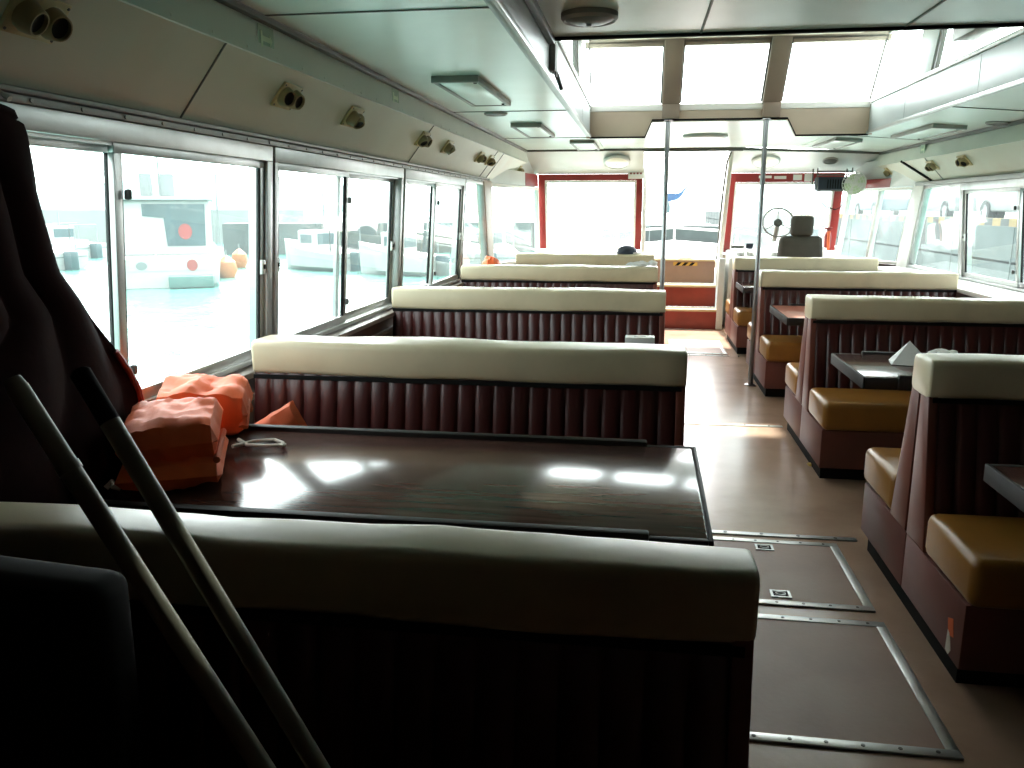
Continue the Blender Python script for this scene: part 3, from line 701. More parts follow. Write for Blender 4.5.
b = MB(); cushion_mb(b, .26, .30, .125, T(-1.305, 2.125, .827, 4, -3, 24), 9, .27, 0, 18, .02); b.build('upper_panel', M['orange'], t)
b = MB(); b.tube([(-1.125, 2.03, .775), (-1.165, 2.12, .78), (-1.205, 2.21, .78), (-1.235, 2.28, .785)], .010, 8); b.build('piping', M['orange_dark'], t)
t = thing('life_jacket', 'second orange life jacket behind the folded one, against the window', 'life jacket', (-1.39, 2.46, .70), 'orange life jackets')
b = MB(); cushion_mb(b, .29, .28, .15, T(-1.405, 2.49, .818, 3, 4, 22), 21, .26, 0, 18, .02); b.build('panel', M['orange'], t)
b = MB(); b.tube([(-1.24, 2.42, .76), (-1.25, 2.46, .81), (-1.275, 2.52, .82), (-1.30, 2.58, .78)], .016, 8); b.build('collar_fold', M['orange_dark'], t)
b = MB()
b.tube([(-1.235, 2.33, .722), (-1.2, 2.40, .720), (-1.14, 2.43, .719), (-1.10, 2.40, .719), (-1.09, 2.36, .719)], .006, 8)
b.tube([(-1.25, 2.40, .724), (-1.2, 2.36, .720), (-1.14, 2.36, .719), (-1.08, 2.38, .719)], .006, 8)
tag(b.build('tie_cord', M['rope']), 'white tie cord lying by the life jackets on the dark table', 'cord')
t = thing('seat_cushion_pad', 'orange cushion leaning on its corner against the second left bench', 'cushion', (-1.25, 2.8, .45))
b = MB(); cushion_mb(b, .235, .235, .07, T(-1.277, 2.78, .60, 80, 0, 0) @ Matrix.Rotation(R(31.5), 4, 'Z'), 5, .35); b.build('cover', M['orange_dark'], t)
b = MB(); b.tube([(-1.395, 1.93, .714), (-1.385, 1.945, .728), (-1.37, 1.925, .722), (-1.355, 1.935, .714)], .008, 8)
tag(b.build('strap_end', M['rope']), 'small white strap end beside the near life jacket', 'strap')
# tissue box on the hidden left table
t = thing('tissue_box', 'white box standing past the second left bench near the aisle', 'box', (.02, 4.3, .70))
MB().box(-.055, .095, 4.25, 4.34, .701, .80, .004).build('carton', M['white'], t)
MB().box(-.01, .05, 4.28, 4.31, .80, .803).build('opening', M['panel_grey'], t)
# crumpled paper on the right table
def crumple(mb, c, r, seed, sq=(1, 1, .6), amp=.35):
    c = Vector(c)
    def fn(u, v):
        th = u * 2 * math.pi; ph = v * math.pi
        d = Vector((math.cos(th) * math.sin(ph), math.sin(th) * math.sin(ph), math.cos(ph)))
        k = 1 + amp * noise.noise(d * 2.5 + Vector((seed, 0, 0))) + amp * .5 * noise.noise(d * 6 + Vector((0, seed, 0)))
        q = Vector((d.x * sq[0], d.y * sq[1], d.z * sq[2])) * r * k
        if q.z < -r * .35: q.z = -r * .35
        return c + q
    mb.grid(fn, 22, 14, closed_u=True); bmesh.ops.remove_doubles(mb.bm, verts=mb.bm.verts, dist=.0005)
b = MB()
pk = [(1.235, 4.20, .703), (1.42, 4.16, .703), (1.44, 4.32, .703), (1.26, 4.34, .703)]
ap = Vector((1.325, 4.25, .815))
vv = [b.bm.verts.new(p) for p in pk]; mid = []
for i in range(4):
    p, q = Vector(pk[i]), Vector(pk[(i + 1) % 4]); mid.append(b.bm.verts.new((p + q) / 2 * .8 + ap * .2 + Vector((0, 0, -.012))))
a_ = b.bm.verts.new(ap)
for i in range(4):
    b.bm.faces.new((vv[i], mid[i], a_)); b.bm.faces.new((mid[i], vv[(i + 1) % 4], a_)); b.bm.faces.new((vv[i], vv[(i + 1) % 4], mid[i]))
crumple(b, (1.50, 4.27, .728), .07, 3.3, (1.3, 1, .6))
b.bm.faces.new(vv[::-1])
tag(b.build('crumpled_paper', M['white_cloth'], smooth=25), 'crumpled white paper standing on the dark right table', 'paper')
b = MB(); crumple(b, (.02, 7.44, .965), .045, 8.1, (1.6, 1, .6)); crumple(b, (.12, 7.45, .968), .04, 2.1, (1.2, 1, .7)); crumple(b, (-.06, 7.46, .962), .03, 5.1, (1.4, 1, .6))
tag(b.build('crumpled_cloth', M['white_cloth']), 'crumpled white cloth on the cap of the fourth left bench', 'cloth')
b = MB(); b.prism([(1.005, 4.75, .001), (1.05, 4.77, .001), (1.045, 4.81, .001), (1.0, 4.80, .001)], [(1.01, 4.76, .012), (1.04, 4.775, .014), (1.04, 4.80, .010), (1.01, 4.79, .012)])
tag(b.build('paper_scrap', M['yellow']), 'tiny yellow scrap on the floor beside the second right bench', 'litter')
# navy cap on the farthest left bench
t = thing('baseball_cap', 'navy cap with pale brim lying on the farthest left bench', 'cap', (-.10, 9.52, .945))
b = MB(); b.lathe([(.115, .0), (.113, .03), (.10, .07), (.07, .10), (.03, .115), (0, .118)], Matrix.Translation((-.13, 9.52, .946)) @ Matrix.Diagonal((1, .9, .8, 1)), 24); b.build('crown', M['navy'], t)
b = MB(); b.prism([(-.06, 9.44, .95), (.06, 9.47, .948), (.075, 9.52, .948), (.06, 9.57, .948), (-.06, 9.60, .95)], [(-.06, 9.44, .962), (.06, 9.47, .956), (.075, 9.52, .956), (.06, 9.57, .956), (-.06, 9.60, .962)]); b.build('brim', M['white'], t)
# orange bag by the quarter light
b = MB(); crumple(b, (-1.48, 8.35, .86), .12, 6.6, (.75, 1.1, .95), .25)
tag(b.build('orange_bag', M['orange']), 'small orange bundle beside the left quarter window', 'bundle')
b = MB(); b.box(-1.62, -1.38, 8.15, 8.6, .735, .815, .01); struct('trim_43', b, M['sill'])
# ------------------------------------------------------------------ hanging maroon cloth at the left window
def cloth_pt(u, v):
    # v: 0 top .. 1 bottom, u: 0 left (aft) .. 1 right edge
    prof = [(0, .02), (.06, .055), (.2, .07), (.38, .13), (.45, .21), (.58, .34), (.70, .45), (.82, .47), (.93, .41), (1, .34)]
    for (a, p), (c, q) in zip(prof, prof[1:]):
        if a <= v <= c: half = p + (q - p) * (v - a) / (c - a); break
    y0 = 1.885
    y = y0 - max(half * 2.6, .62) * (1 - u) + half * u * .83  # aft side widened out of view, added to block window light
    z = 1.712 - 1.10 * v - .03 * (1 - math.sin(math.pi * min(1, max(0, u)))) * (1 if v < .05 else .3)
    fold = (.018 + .03 * v) * math.sin(u * 15 + v * 2.0) + .025 * noise.noise(Vector((u * 4, v * 4, 1)))
    return Vector((-1.535 + .02 * v + abs(fold) + .07 * math.sin(math.pi * u) * (.4 + v), y, z))
t = thing('hanging_cloth', 'dark maroon cloth hanging gathered over the near left window', 'cloth', (-1.5, 1.8, .6))
b = MB(); b.grid(cloth_pt, 60, 60)
o = b.build('drape', M['maroon_cloth'], t, smooth=70)
sm = o.modifiers.new('thick', 'SOLIDIFY'); sm.thickness = .012
b = MB(); b.tube([(-1.53, 1.84, 1.69), (-1.50, 1.84, 1.72), (-1.47, 1.84, 1.70)], .008, 8); b.build('hook', M['alu'], t)
b = MB(); b.tube([cloth_pt(.995, v) + Vector((.012, -.004, 0)) for v in (.60, .66, .72, .78)], .010, 8); b.build('red_lining', M['red'], t)
# two poles leaning in the dark foreground with the case they rest against
def stick(p0, p1, r, label, cap):
    d = Vector(p1) - Vector(p0)
    t = thing('leaning_pole', label, 'pole', p0, 'poles leaning in the near left corner')
    q = Vector(p0) + d * .93 if cap else Vector(p1)
    k = Vector(p0) + d * .885
    MB().tube([p0, k, q], r, 14).build('shaft', M['pole_paint'], t)
    c = MB()
    if cap: c.tube([q, Vector(p1) - d * .004, p1], [r * 1.02, r * 1.02, r * .7], 14); c.build('end_grip', M['black'], t)
    else:
        c.tube([k, k + d * .01], r * 1.12, 14); c.build('collar', M['pole_paint'], t); MB().tube([Vector(p1) - d * .004, Vector(p1) + d * .012], [r * 1.0, r * .8], 14).build('end_cap', M['pole_paint'], t)
stick((-.152, .735, .462), (-.672, .800, 1.256), .0118, 'left of two leaning poles, with pale rounded end', False)
stick((-.108, .745, .462), (-.612, .822, 1.274), .0112, 'right of two leaning poles, with black end grip', True)
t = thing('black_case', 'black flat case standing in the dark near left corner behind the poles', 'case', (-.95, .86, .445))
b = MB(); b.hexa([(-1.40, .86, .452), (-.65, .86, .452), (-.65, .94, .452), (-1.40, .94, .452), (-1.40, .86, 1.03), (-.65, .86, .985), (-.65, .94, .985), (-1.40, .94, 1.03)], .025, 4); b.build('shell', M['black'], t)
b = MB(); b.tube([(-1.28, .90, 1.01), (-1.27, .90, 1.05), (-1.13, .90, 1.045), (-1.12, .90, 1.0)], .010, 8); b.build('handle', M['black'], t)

# ------------------------------------------------------------------ ceiling fittings
def round_lamp(x, y, z, r, label, tilt=0, dark=False):
    t = thing('ceiling_lamp', label, 'ceiling lamp', (x, y, z), 'round ceiling lamps', (R(tilt), 0, 0))
    MB().lathe([(r, .0), (r, -.018), (r * .9, -.030), (r * .84, -.026), (r * .84, 0)], None, 36).build('rim', M['panel_grey'] if not dark else M['alu_dull'], t, world=False)
    MB().lathe([(r * .84, -.006), (r * .84, -.024), (r * .6, -.034), (r * .3, -.038), (0, -.039)], None, 36).build('lens' if not dark else 'diffuser', M['lens'] if not dark else M['grille'], t, world=False)
    MB().lathe([(.012, -.036), (.010, -.046), (0, -.048)], None, 12).build('centre_screw', M['alu'], t, world=False)
    return t
round_lamp(-.215, 3.41, 2.18, .11, 'round dark lensed lamp on the near ceiling panel', dark=True)
round_lamp(.59, 8.35, 2.125, .21, 'large round white lamp on the low centre ceiling between the poles')
round_lamp(.68, 6.28, 2.70, .13, 'round white lamp under the raised roof, half hidden by the ceiling edge')
round_lamp(-.29, 10.28, 1.995, .16, 'round white lamp above the front left windscreen', -24)
round_lamp(1.43, 10.28, 1.99, .16, 'round white lamp above the helm windscreen, beside the right pole', -24)
def speaker(x, y, z, label, tilt=(0, 0, 0)):
    t = thing('ceiling_speaker', label, 'speaker', (x, y, z), 'round ceiling speakers', tuple(R(a) for a in tilt))
    MB().lathe([(.085, 0), (.085, -.010), (.075, -.016), (.072, -.012), (.072, 0)], None, 28).build('ring', M['alu_dull'], t, world=False)
    MB().lathe([(.072, -.006), (.05, -.012), (0, -.014)], None, 28).build('grille', M['grille'], t, world=False)
speaker(-1.05, 6.16, 2.12, 'round speaker on the left ceiling between two rectangular light boxes')
speaker(2.56, 6.75, 2.06, 'round speaker on the right ceiling near the picture edge', (0, 4.2, 0))
speaker(2.14, 10.25, 1.985, 'round speaker on the white panel above the helm', (-22, 2, 0))
def light_box(x, y, z, label, ry=0):
    t = thing('ceiling_light_box', label, 'ceiling light', (x, y, z), 'rectangular ceiling light boxes', (0, R(ry), 0))
    w, l = .125, .56
    MB().box(-w, w, -l, -l + .03, -.034, 0, .003).box(-w, w, l - .03, l, -.026, 0, .003).box(-w, -w + .02, -l + .03, l - .03, -.030, 0, .003).box(w - .02, w, -l + .03, l - .03, -.030, 0, .003).build('frame', M['alu_dull'], t, world=False)
    MB().box(-w + .021, w - .021, -l + .031, l - .031, -.022, -.004, .003).build('diffuser', M['ceil'], t, world=False)
    for yy_ in (-l + .1, l - .1):
        MB().lathe([(.010, 0), (.010, -.006), (0, -.008)], Matrix.Translation((w - .035, yy_, -.022)), 10).build('thumb_screw', M['black'], t, world=False)
    return t
light_box(-.97, 4.98, 2.12, 'near rectangular light box on the left ceiling')
light_box(-.93, 7.45, 2.12, 'middle rectangular light box on the left ceiling, past the speaker')
light_box(-.60, 9.25, 2.12, 'small far rectangular light box on the left ceiling')
light_box(2.33, 7.60, 2.077, 'near rectangular light box on the right ceiling', 4.2)
light_box(1.95, 9.15, 2.104, 'far rectangular light box on the right ceiling', 4.2)

# air nozzles: a plate with two swivelling spouts
def nozzle(x, y, z, tilt, label, n=2, yaw=0):
    t = thing('air_nozzle', label, 'air vent', (x, y, z), 'twin air nozzles along the coves', (0, R(tilt), 0))
    L = .088 if n == 2 else .05
    MB().box(-.055, .055, -L, L, -.008, .004, .004).build('plate', M['beige_light'], t, world=False)
    rr = random.Random(int(y * 37))
    for k in range(n):
        yy_ = (-.042 + .084 * k) if n == 2 else 0
        m = Matrix.Translation((0, yy_, -.008)) @ Matrix.Rotation(R(rr.uniform(-28, 10) + yaw), 4, 'X') @ Matrix.Rotation(R(rr.uniform(-15, 25)), 4, 'Y')
        s = MB().lathe([(.036, .004), (.040, -.008), (.036, -.024), (.031, -.040), (.027, -.040), (.027, -.026)], m, 20).build('spout', M['olive'], t, world=False)
        MB().lathe([(.0275, -.030), (.014, -.026), (0, -.024)], m, 20).build('mouth', M['nozzle_in'], s, world=False)
    m = MB()
    for a in (-.045, .045):
        for c in (-L + .01, L - .01): m.lathe([(.004, 0), (.004, -.010), (0, -.011)], Matrix.Translation((a, c, 0)), 8)
    m.build('screw', M['trim_dark'], t, world=False)
    return t
lt = math.degrees(math.atan2(.237, .185))   # slope of the left cove
def L_at(y, f=.62): return (lcove(f)[0] + .002, y, lcove(f)[1] - .002)
for y, lab in ((1.90, 'dark twin air nozzle nearest the viewer in the top left corner'),
               (3.34, 'twin air nozzle on the left cove above the first window pillar'),
               (4.13, 'twin air nozzle on the left cove above the second window, first of that pane'),
               (5.50, 'twin air nozzle on the left cove just short of the panel seam'),
               (6.22, 'twin air nozzle on the left cove just past the panel seam'),
               (7.50, 'twin air nozzle on the left cove above the third window'),
               (8.00, 'twin air nozzle on the left cove just before the two close seams'),
               (10.0, 'twin air nozzle at the far bow end of the left cove')):
    nozzle(*L_at(y), -lt, lab, 2)
rt = math.degrees(math.atan2(.198, .185))
def R_at(y, f=.64): return (rcove(f)[0] - .002, y, rcove(f)[1] - .002)
for y, lab in ((7.62, 'air nozzle on the right cove nearest the picture edge'), (8.40, 'air nozzle on the right cove just before the thick dark seam'),
               (9.80, 'air nozzle on the right cove past the thick dark seam'), (10.15, 'farthest air nozzle on the right cove by the wall fan')):
    nozzle(*R_at(y), rt, lab, 2 if y < 9 else 1)
# exit stickers
def sticker(x, y, z, s, label):
    t = thing('exit_sticker', label, 'sign', (x, y, z), 'green stickers on the ceiling strip')
    x0, x1 = sorted((x, x + s * .002))
    MB().box(x0, x1, y - .065, y + .065, z - .045, z + .045).build('plate', M['green_sign'], t)
    x0, x1 = sorted((x + s * .002, x + s * .003))
    m = MB(); m.box(x0, x1, y - .03, y + .035, z - .008, z + .010); m.prism([(x0, y + .03, z - .02), (x0, y + .05, z), (x0, y + .03, z + .022)], [(x1, y + .03, z - .02), (x1, y + .05, z), (x1, y + .03, z + .022)]); m.box(x0, x1, y - .045, y - .03, z - .03, z + .025)
    m.build('pictogram', M['pale_green'], t)
sticker(-1.358, 3.02, 2.045, 1, 'near green sticker on the left ceiling strip')
sticker(-1.358, 4.66, 2.045, 1, 'second green sticker on the left ceiling strip, farther along')
sticker(2.610, 8.55, 1.985, -1, 'small green sticker on the right ceiling strip')
# roof latch on the left coaming and roller at right
t = thing('roof_latch', 'metal latch hanging at the left corner of the raised roof', 'latch', (-.405, 3.92, 2.1))
MB().box(-.419, -.392, 3.88, 3.99, 2.05, 2.17, .004).build('bracket', M['alu_dull'], t)
MB().tube([(-.40, 3.95, 2.06), (-.385, 3.97, 2.02), (-.375, 4.0, 1.985)], .010, 8).build('lever', M['trim_dark'], t)
MB().tube([(-.395, 3.92 + .004 * k, 2.15 - .02 * k) for k in range(7)], .006, 8).build('spring', M['alu'], t)
t = thing('roof_latch', 'metal latch box at the right side of the raised roof', 'latch', (1.70, 4.72, 2.36))
MB().box(1.60, 1.718, 4.62, 4.95, 2.31, 2.385, .005).build('bracket', M['alu_dull'], t)
MB().tube([(1.66, 4.63, 2.33), (1.63, 4.5, 2.325), (1.64, 4.35, 2.335)], .012, 8).build('lever', M['trim_dark'], t)

# ------------------------------------------------------------------ helm: dash, wheel, seat, radio box, fan, straps
b = MB(); b.prism([(1.08, 10.35, .0), (1.08, 10.80, .0), (1.08, 10.80, .93), (1.08, 10.62, .95), (1.08, 10.35, .86)], [(2.36, 10.35, .0), (2.36, 10.80, .0), (2.36, 10.80, .93), (2.36, 10.62, .95), (2.36, 10.35, .86)], bev=.01)
dash = tag(b.build('helm_console', M['white']), 'pale helm console under the right windscreen', 'console')
def gauge(x, y, z, r, label):
    t = thing('gauge', label, 'gauge', (x, y, z), 'round gauges on the helm console', (R(22), 0, 0))
    MB().lathe([(r, 0), (r, .035), (r * .9, .042), (r * .86, .036), (r * .86, 0)], None, 20).build('bezel', M['alu'], t, world=False)
    MB().lathe([(r * .86, .03), (0, .031)], None, 20).build('dial', M['white'], t, world=False)
for i, (x, lab) in enumerate(((1.22, 'left most round gauge on the helm console'), (1.34, 'second round gauge on the helm console'), (1.62, 'round gauge below the steering wheel'), (1.74, 'round gauge nearest the helm seat'))):
    gauge(x, 10.46, .905, .05, lab)
MB_b = MB(); MB_b.box(1.13, 1.28, 10.60, 10.70, .962, 1.0, .006); tag(MB_b.build('radio_unit', M['trim_dark']), 'flat dark radio at the door end of the helm console', 'radio')
b = MB(); b.box(1.30, 1.38, 10.56, 10.64, .958, 1.03, .006); tag(b.build('compass_box', M['navy']), 'small dark instrument box beside the right pole on the console', 'instrument')
t = thing('steering_wheel', 'large thin steering wheel in front of the helm seat', 'steering wheel', (1.60, 10.2, 1.285), None, (R(68), 0, 0))
MB().tube([(.175 * math.cos(a), .175 * math.sin(a), 0) for a in (2 * math.pi * k / 40 for k in range(40))], .010, 10, closed=True).build('rim', M['alu_dull'], t, world=False)
m = MB()
for k in range(3):
    a = R(90 + 120 * k); m.tube([(.03 * math.cos(a), .03 * math.sin(a), -.02), (.17 * math.cos(a), .17 * math.sin(a), 0)], .007, 8)
m.build('spoke', M['alu'], t, world=False)
MB().lathe([(0, -.03), (.045, -.03), (.05, -.012), (.03, .0), (0, .003)], None, 20).build('hub', M['grille'], t, world=False)
MB().tube([(0, 0, -.02), (0, -.12, -.26)], .03, 12).build('column', M['alu_dull'], t, world=False)
t = thing('helm_chair', 'grey helm chair with headrest before the steering wheel', 'seat', (1.81, 9.85, 0))
b = MB(); b.box(1.685, 1.935, 9.82, 9.93, 1.138, 1.365, .045, 5); b.build('headrest', M['grey_seat'], t)
b = MB(); b.hexa([(1.53, 9.78, .50), (2.09, 9.78, .50), (2.09, 9.93, .50), (1.53, 9.93, .50), (1.575, 9.83, 1.143), (2.045, 9.83, 1.143), (2.045, 9.95, 1.143), (1.575, 9.95, 1.143)], .065, 5); b.build('backrest', M['grey_seat'], t)
b = MB(); b.box(1.56, 2.06, 9.90, 10.32, .42, .56, .05, 4); b.build('seat_base', M['grey_seat'], t)
b = MB(); b.tube([(1.76, 9.87, 1.08), (1.76, 9.88, 1.18)], .01, 8).tube([(1.86, 9.87, 1.08), (1.86, 9.88, 1.18)], .01, 8); b.build('headrest_post', M['steel'], t)
b = MB(); b.lathe([(0, 0), (.2, 0), (.2, .02), (.05, .04), (.05, .42), (0, .42)], Matrix.Translation((1.81, 10.1, 0)), 20); b.build('pedestal', M['alu_dull'], t)
# radio box on a rack over the windscreen
t = thing('radio_box', 'dark radio box on a rack above the helm windscreen', 'radio', (2.18, 10.35, 1.65))
MB().box(2.02, 2.36, 10.22, 10.46, 1.655, 1.80, .008).build('housing', M['navy'], t)
m = MB()
for x in (2.00, 2.38): m.tube([(x, 10.20, 1.64), (x, 10.20, 1.90)], .008, 8).tube([(x, 10.46, 1.64), (x, 10.46, 1.90)], .008, 8)
m.tube([(2.00, 10.20, 1.86), (2.38, 10.20, 1.86)], .008, 8).tube([(2.00, 10.20, 1.82), (2.38, 10.20, 1.82)], .008, 8).tube([(2.00, 10.20, 1.645), (2.38, 10.20, 1.645)], .008, 8)
m.build('rack', M['trim_dark'], t)
m = MB()
for k in range(8): m.box(2.12 + k * .028, 2.132 + k * .028, 10.216, 10.222, 1.67, 1.77)
m.build('louvre', M['black'], t)
m = MB(); m.tube([(2.05, 10.3, 1.66), (2.07, 10.34, 1.55), (2.14, 10.36, 1.47), (2.26, 10.36, 1.43), (2.33, 10.40, 1.46), (2.36, 10.42, 1.55)], .006, 8); m.build('hanging_cord', M['black'], t)
# notes stuck on the red header
for i, (x0, x1, z0, z1, lab) in enumerate(((1.40, 1.55, 1.80, 1.83, 'thin pale label on the red header, behind the right pole'), (1.58, 1.72, 1.79, 1.825, 'thin pale label on the red header, right of the pole'), (1.80, 1.90, 1.775, 1.84, 'small white note on the red header'), (1.93, 2.02, 1.765, 1.85, 'white note on the red header next to the radio box'))):
    b = MB(); y = yb((z0 + z1) / 2) - .016
    b.box(x0, x1, y - .012, y - .009, z0, z1); tag(b.build('paper_note', M['white']), lab, 'note', 'notes on the red header')
t = thing('wall_sign', 'small white sign on the red header beside the bow door', 'sign', (-.06, 10.55, 1.84))
MB().box(-.155, .03, yb(1.85) - .03, yb(1.85) - .025, 1.80, 1.895, .002).build('plate', M['white'], t)
m = MB()
for k in range(4): m.box(-.135 + k * .04, -.11 + k * .04, yb(1.85) - .032, yb(1.85) - .030, 1.855, 1.875)
m.build('lettering', M['red'], t)
# wall fan
t = thing('wall_fan', 'round pale fan mounted at the front right corner post', 'fan', (2.40, 10.14, 1.72), None, (R(78), 0, R(-28)))
m = MB()
for r_ in (.13, .10, .07, .04): m.tube([(r_ * math.cos(a), r_ * math.sin(a), .05 - r_ * .2) for a in (2 * math.pi * k / 28 for k in range(28))], .004, 6, closed=True)
for k in range(16):
    a = 2 * math.pi * k / 16; m.tube([(.02 * math.cos(a), .02 * math.sin(a), .05), (.132 * math.cos(a), .132 * math.sin(a), .022), (.12 * math.cos(a), .12 * math.sin(a), -.02)], .003, 5)
m.build('guard', M['white'], t, world=False)
m = MB()
for k in range(4):
    a0 = 2 * math.pi * k / 4
    m.grid(lambda u, v, a0=a0: Vector(((.02 + .095 * u) * math.cos(a0 + .9 * v), (.02 + .095 * u) * math.sin(a0 + .9 * v), .02 - .022 * v)), 4, 4)
m.build('blade', M['pale_green'], t, world=False)
MB().lathe([(0, -.028), (.118, -.024), (.122, -.018), (0, -.016)], None, 26).build('back_plate', M['white'], t, world=False)
MB().lathe([(0, .035), (.025, .03), (.03, -.01), (.045, -.03), (.04, -.09), (0, -.10)], None, 18).build('motor', M['white'], t, world=False)
MB().tube([(0, 0, -.08), (.02, .06, -.14), (.04, .12, -.2)], .012, 8).build('bracket', M['alu_dull'], t, world=False)
t = thing('fire_extinguisher', 'small red bottle with orange hose on the front right post', 'extinguisher', (2.235, 10.55, .95))
MB().lathe([(0, 0), (.04, .005), (.042, .14), (.03, .18), (.016, .2), (.016, .23), (0, .23)], Matrix.Translation((2.235, 10.53, .98)), 18).build('bottle', M['red'], t)
MB().box(2.19, 2.28, 10.50, 10.545, 1.20, 1.225, .005).build('grip', M['red'], t)
MB().tube([(2.235, 10.48, 1.18), (2.23, 10.46, 1.08), (2.235, 10.46, .99), (2.24, 10.47, .965)], .016, 10).build('hose', M['orange'], t)
# left front shelf and box
b = MB(); b.box(-1.26, .02, 10.42, 10.80, .86, .90, .006); struct('trim_44', b, M['beige'])

# ------------------------------------------------------------------ outside: water, hills, breakwater, quay
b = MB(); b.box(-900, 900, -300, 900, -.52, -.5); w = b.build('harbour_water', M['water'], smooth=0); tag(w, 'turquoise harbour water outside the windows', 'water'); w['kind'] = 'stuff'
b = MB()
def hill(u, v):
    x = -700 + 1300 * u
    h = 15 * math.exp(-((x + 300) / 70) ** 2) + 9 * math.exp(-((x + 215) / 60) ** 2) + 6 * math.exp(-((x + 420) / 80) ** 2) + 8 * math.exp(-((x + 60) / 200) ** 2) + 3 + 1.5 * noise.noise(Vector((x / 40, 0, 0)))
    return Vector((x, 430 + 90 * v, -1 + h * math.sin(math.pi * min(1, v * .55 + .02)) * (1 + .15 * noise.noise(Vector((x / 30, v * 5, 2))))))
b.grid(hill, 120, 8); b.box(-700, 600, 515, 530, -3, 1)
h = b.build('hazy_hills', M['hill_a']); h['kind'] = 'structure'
b = MB()
def wallseg(mb, a, c, th, z0, z1):
    a, c = Vector(a), Vector(c); d = (c - a).normalized(); n = Vector((-d.y, d.x)) * th
    mb.hexa([(a.x, a.y, z0), (c.x, c.y, z0), (c.x + n.x, c.y + n.y, z0), (a.x + n.x, a.y + n.y, z0), (a.x, a.y, z1), (c.x, c.y, z1), (c.x + n.x, c.y + n.y, z1), (a.x + n.x, a.y + n.y, z1)])
wallseg(b, (-17.5, 33.5), (-4.5, 38.5), 3, -.5, .80)
tag(b.build('breakwater', M['concrete']), 'grey concrete breakwater behind the small moored boats', 'breakwater')
b = MB(); wallseg(b, (-90, 38), (-19, 46), 5, -.5, 1.35)
tag(b.build('breakwater', M['asphalt']), 'long pale breakwater under the hills, seen past the cloth', 'breakwater')
b = MB(); wallseg(b, (-2, 52), (8.4, 46), 4, -.5, .45)
tag(b.build('breakwater', M['concrete']), 'low grey harbour wall seen through the bow door', 'breakwater')
# quay on the right
b = MB(); b.box(9.0, 80, -20, 120, -.5, 1.0); b.box(9.0, 9.02, -20, 120, .1, .16, 0, 1)
for y in range(-18, 118, 4): b.box(8.985, 9.0, y, y + .06, -.5, .98, 0, 1)
tag(b.build('quay', [M['concrete'], M['boat_grey']]), 'grey concrete quay wall beyond the right windows', 'quay')
b = MB()
for i in range(0, 140):
    y = -5 + i * .5
    b.box(9.05, 9.30, y, y + .5, 1.0, 1.19, 0.0, 2, i % 2)
tag(b.build('hazard_kerb', [M['haz_y'], M['haz_k']]), 'yellow and black striped kerb along the quay edge', 'kerb')
def car(x, y, label, col, tall):
    t = thing('parked_car', label, 'car', (x, y, 1.0), 'cars parked on the quay')
    L, W_, H_ = 4.3, 1.7, (1.95 if tall else 1.45)
    def sec(pts, x0, x1, nm, mt, bev=.06):
        MB().prism([(x0, p, z) for p, z in pts], [(x1, p, z) for p, z in pts], bev=bev).build(nm, mt, t)
    if tall: pr = [(-L / 2, .35), (L / 2 - .1, .35), (L / 2, .8), (L / 2 - .35, 1.1), (L / 2 - 1.0, H_), (-L / 2 + .1, H_)]
    else: pr = [(-L / 2, .35), (L / 2, .35), (L / 2, .75), (L / 2 - 1.1, .95), (L / 2 - 1.8, H_), (-L / 2 + .9, H_), (-L / 2 + .2, .95), (-L / 2, .8)]
    sec([(y + p, 1.0 + z) for p, z in pr], x, x + W_, 'body', M[col])
    wz = [(.95, H_ - .15)]
    wp = [(-L / 2 + (.4 if tall else 1.0), 1.0), (L / 2 - (.75 if tall else 1.5), 1.0), (L / 2 - (1.15 if tall else 1.9), H_ - .14), (-L / 2 + (.4 if tall else 1.15), H_ - .14)]
    MB().prism([(x - .012, y + p, 1.0 + z) for p, z in wp], [(x + .02, y + p, 1.0 + z) for p, z in wp]).build('side_window', M['car_glass'], t)
    for yy_ in (-L * .31, L * .31):
        for xx in (x - .01, x + W_ - .2):
            wh = MB().lathe([(.20, -.02), (.33, -.02), (.345, .03), (.345, .18), (.20, .21)], Matrix.Translation((xx, y + yy_, 1.345)) @ Matrix.Rotation(R(90), 4, 'Y'), 24).build('wheel', M['tyre'], t)
            MB().lathe([(0, -.005), (.06, -.012), (.2, -.006), (.2, .2), (0, .2)], Matrix.Translation((xx, y + yy_, 1.345)) @ Matrix.Rotation(R(90), 4, 'Y'), 20).build('rim', M['rim'], wh)
car(9.65, 24.3, 'white van on the quay outside the right side window', 'car_white', True)
car(9.65, 30.2, 'white car on the quay outside the right quarter window', 'car_white', False)
car(9.65, 38.5, 'blue grey car on the quay outside the angled right window', 'car_blue', False)
car(9.65, 18.0, 'pale car on the quay at the right picture edge', 'car_blue', True)

# ------------------------------------------------------------------ moored boats
def hull_mb(mb, L, W_, zt_stern, zt_bow, mi=0, zb=.002):
    """stern at y=0, bow at y=L, water at z=0"""
    N = 14; rings = []
    for i in range(N + 1):
        u = i / N; w = W_ / 2 * (1 - max(0, (u - .35) / .65) ** 2.2); w = max(w, .03); zt = zt_stern + (zt_bow - zt_stern) * u ** 1.6
        rings.append([mb.bm.verts.new(p) for p in ((-w * .75, u * L, zb), (-w * .95, u * L, 0.12), (-w, u * L * 1.02, zt), (w, u * L * 1.02, zt), (w * .95, u * L, 0.12), (w * .75, u * L, zb))])
    for A, B in zip(rings, rings[1:]):
        for k in range(5): mb.bm.faces.new((A[k], A[k + 1], B[k + 1], B[k])).material_index = mi
        mb.bm.faces.new((A[5], A[0], B[0], B[5])).material_index = mi
    mb.bm.faces.new(rings[0][::-1]); mb.bm.faces.new(rings[-1])
def finish(t): return t
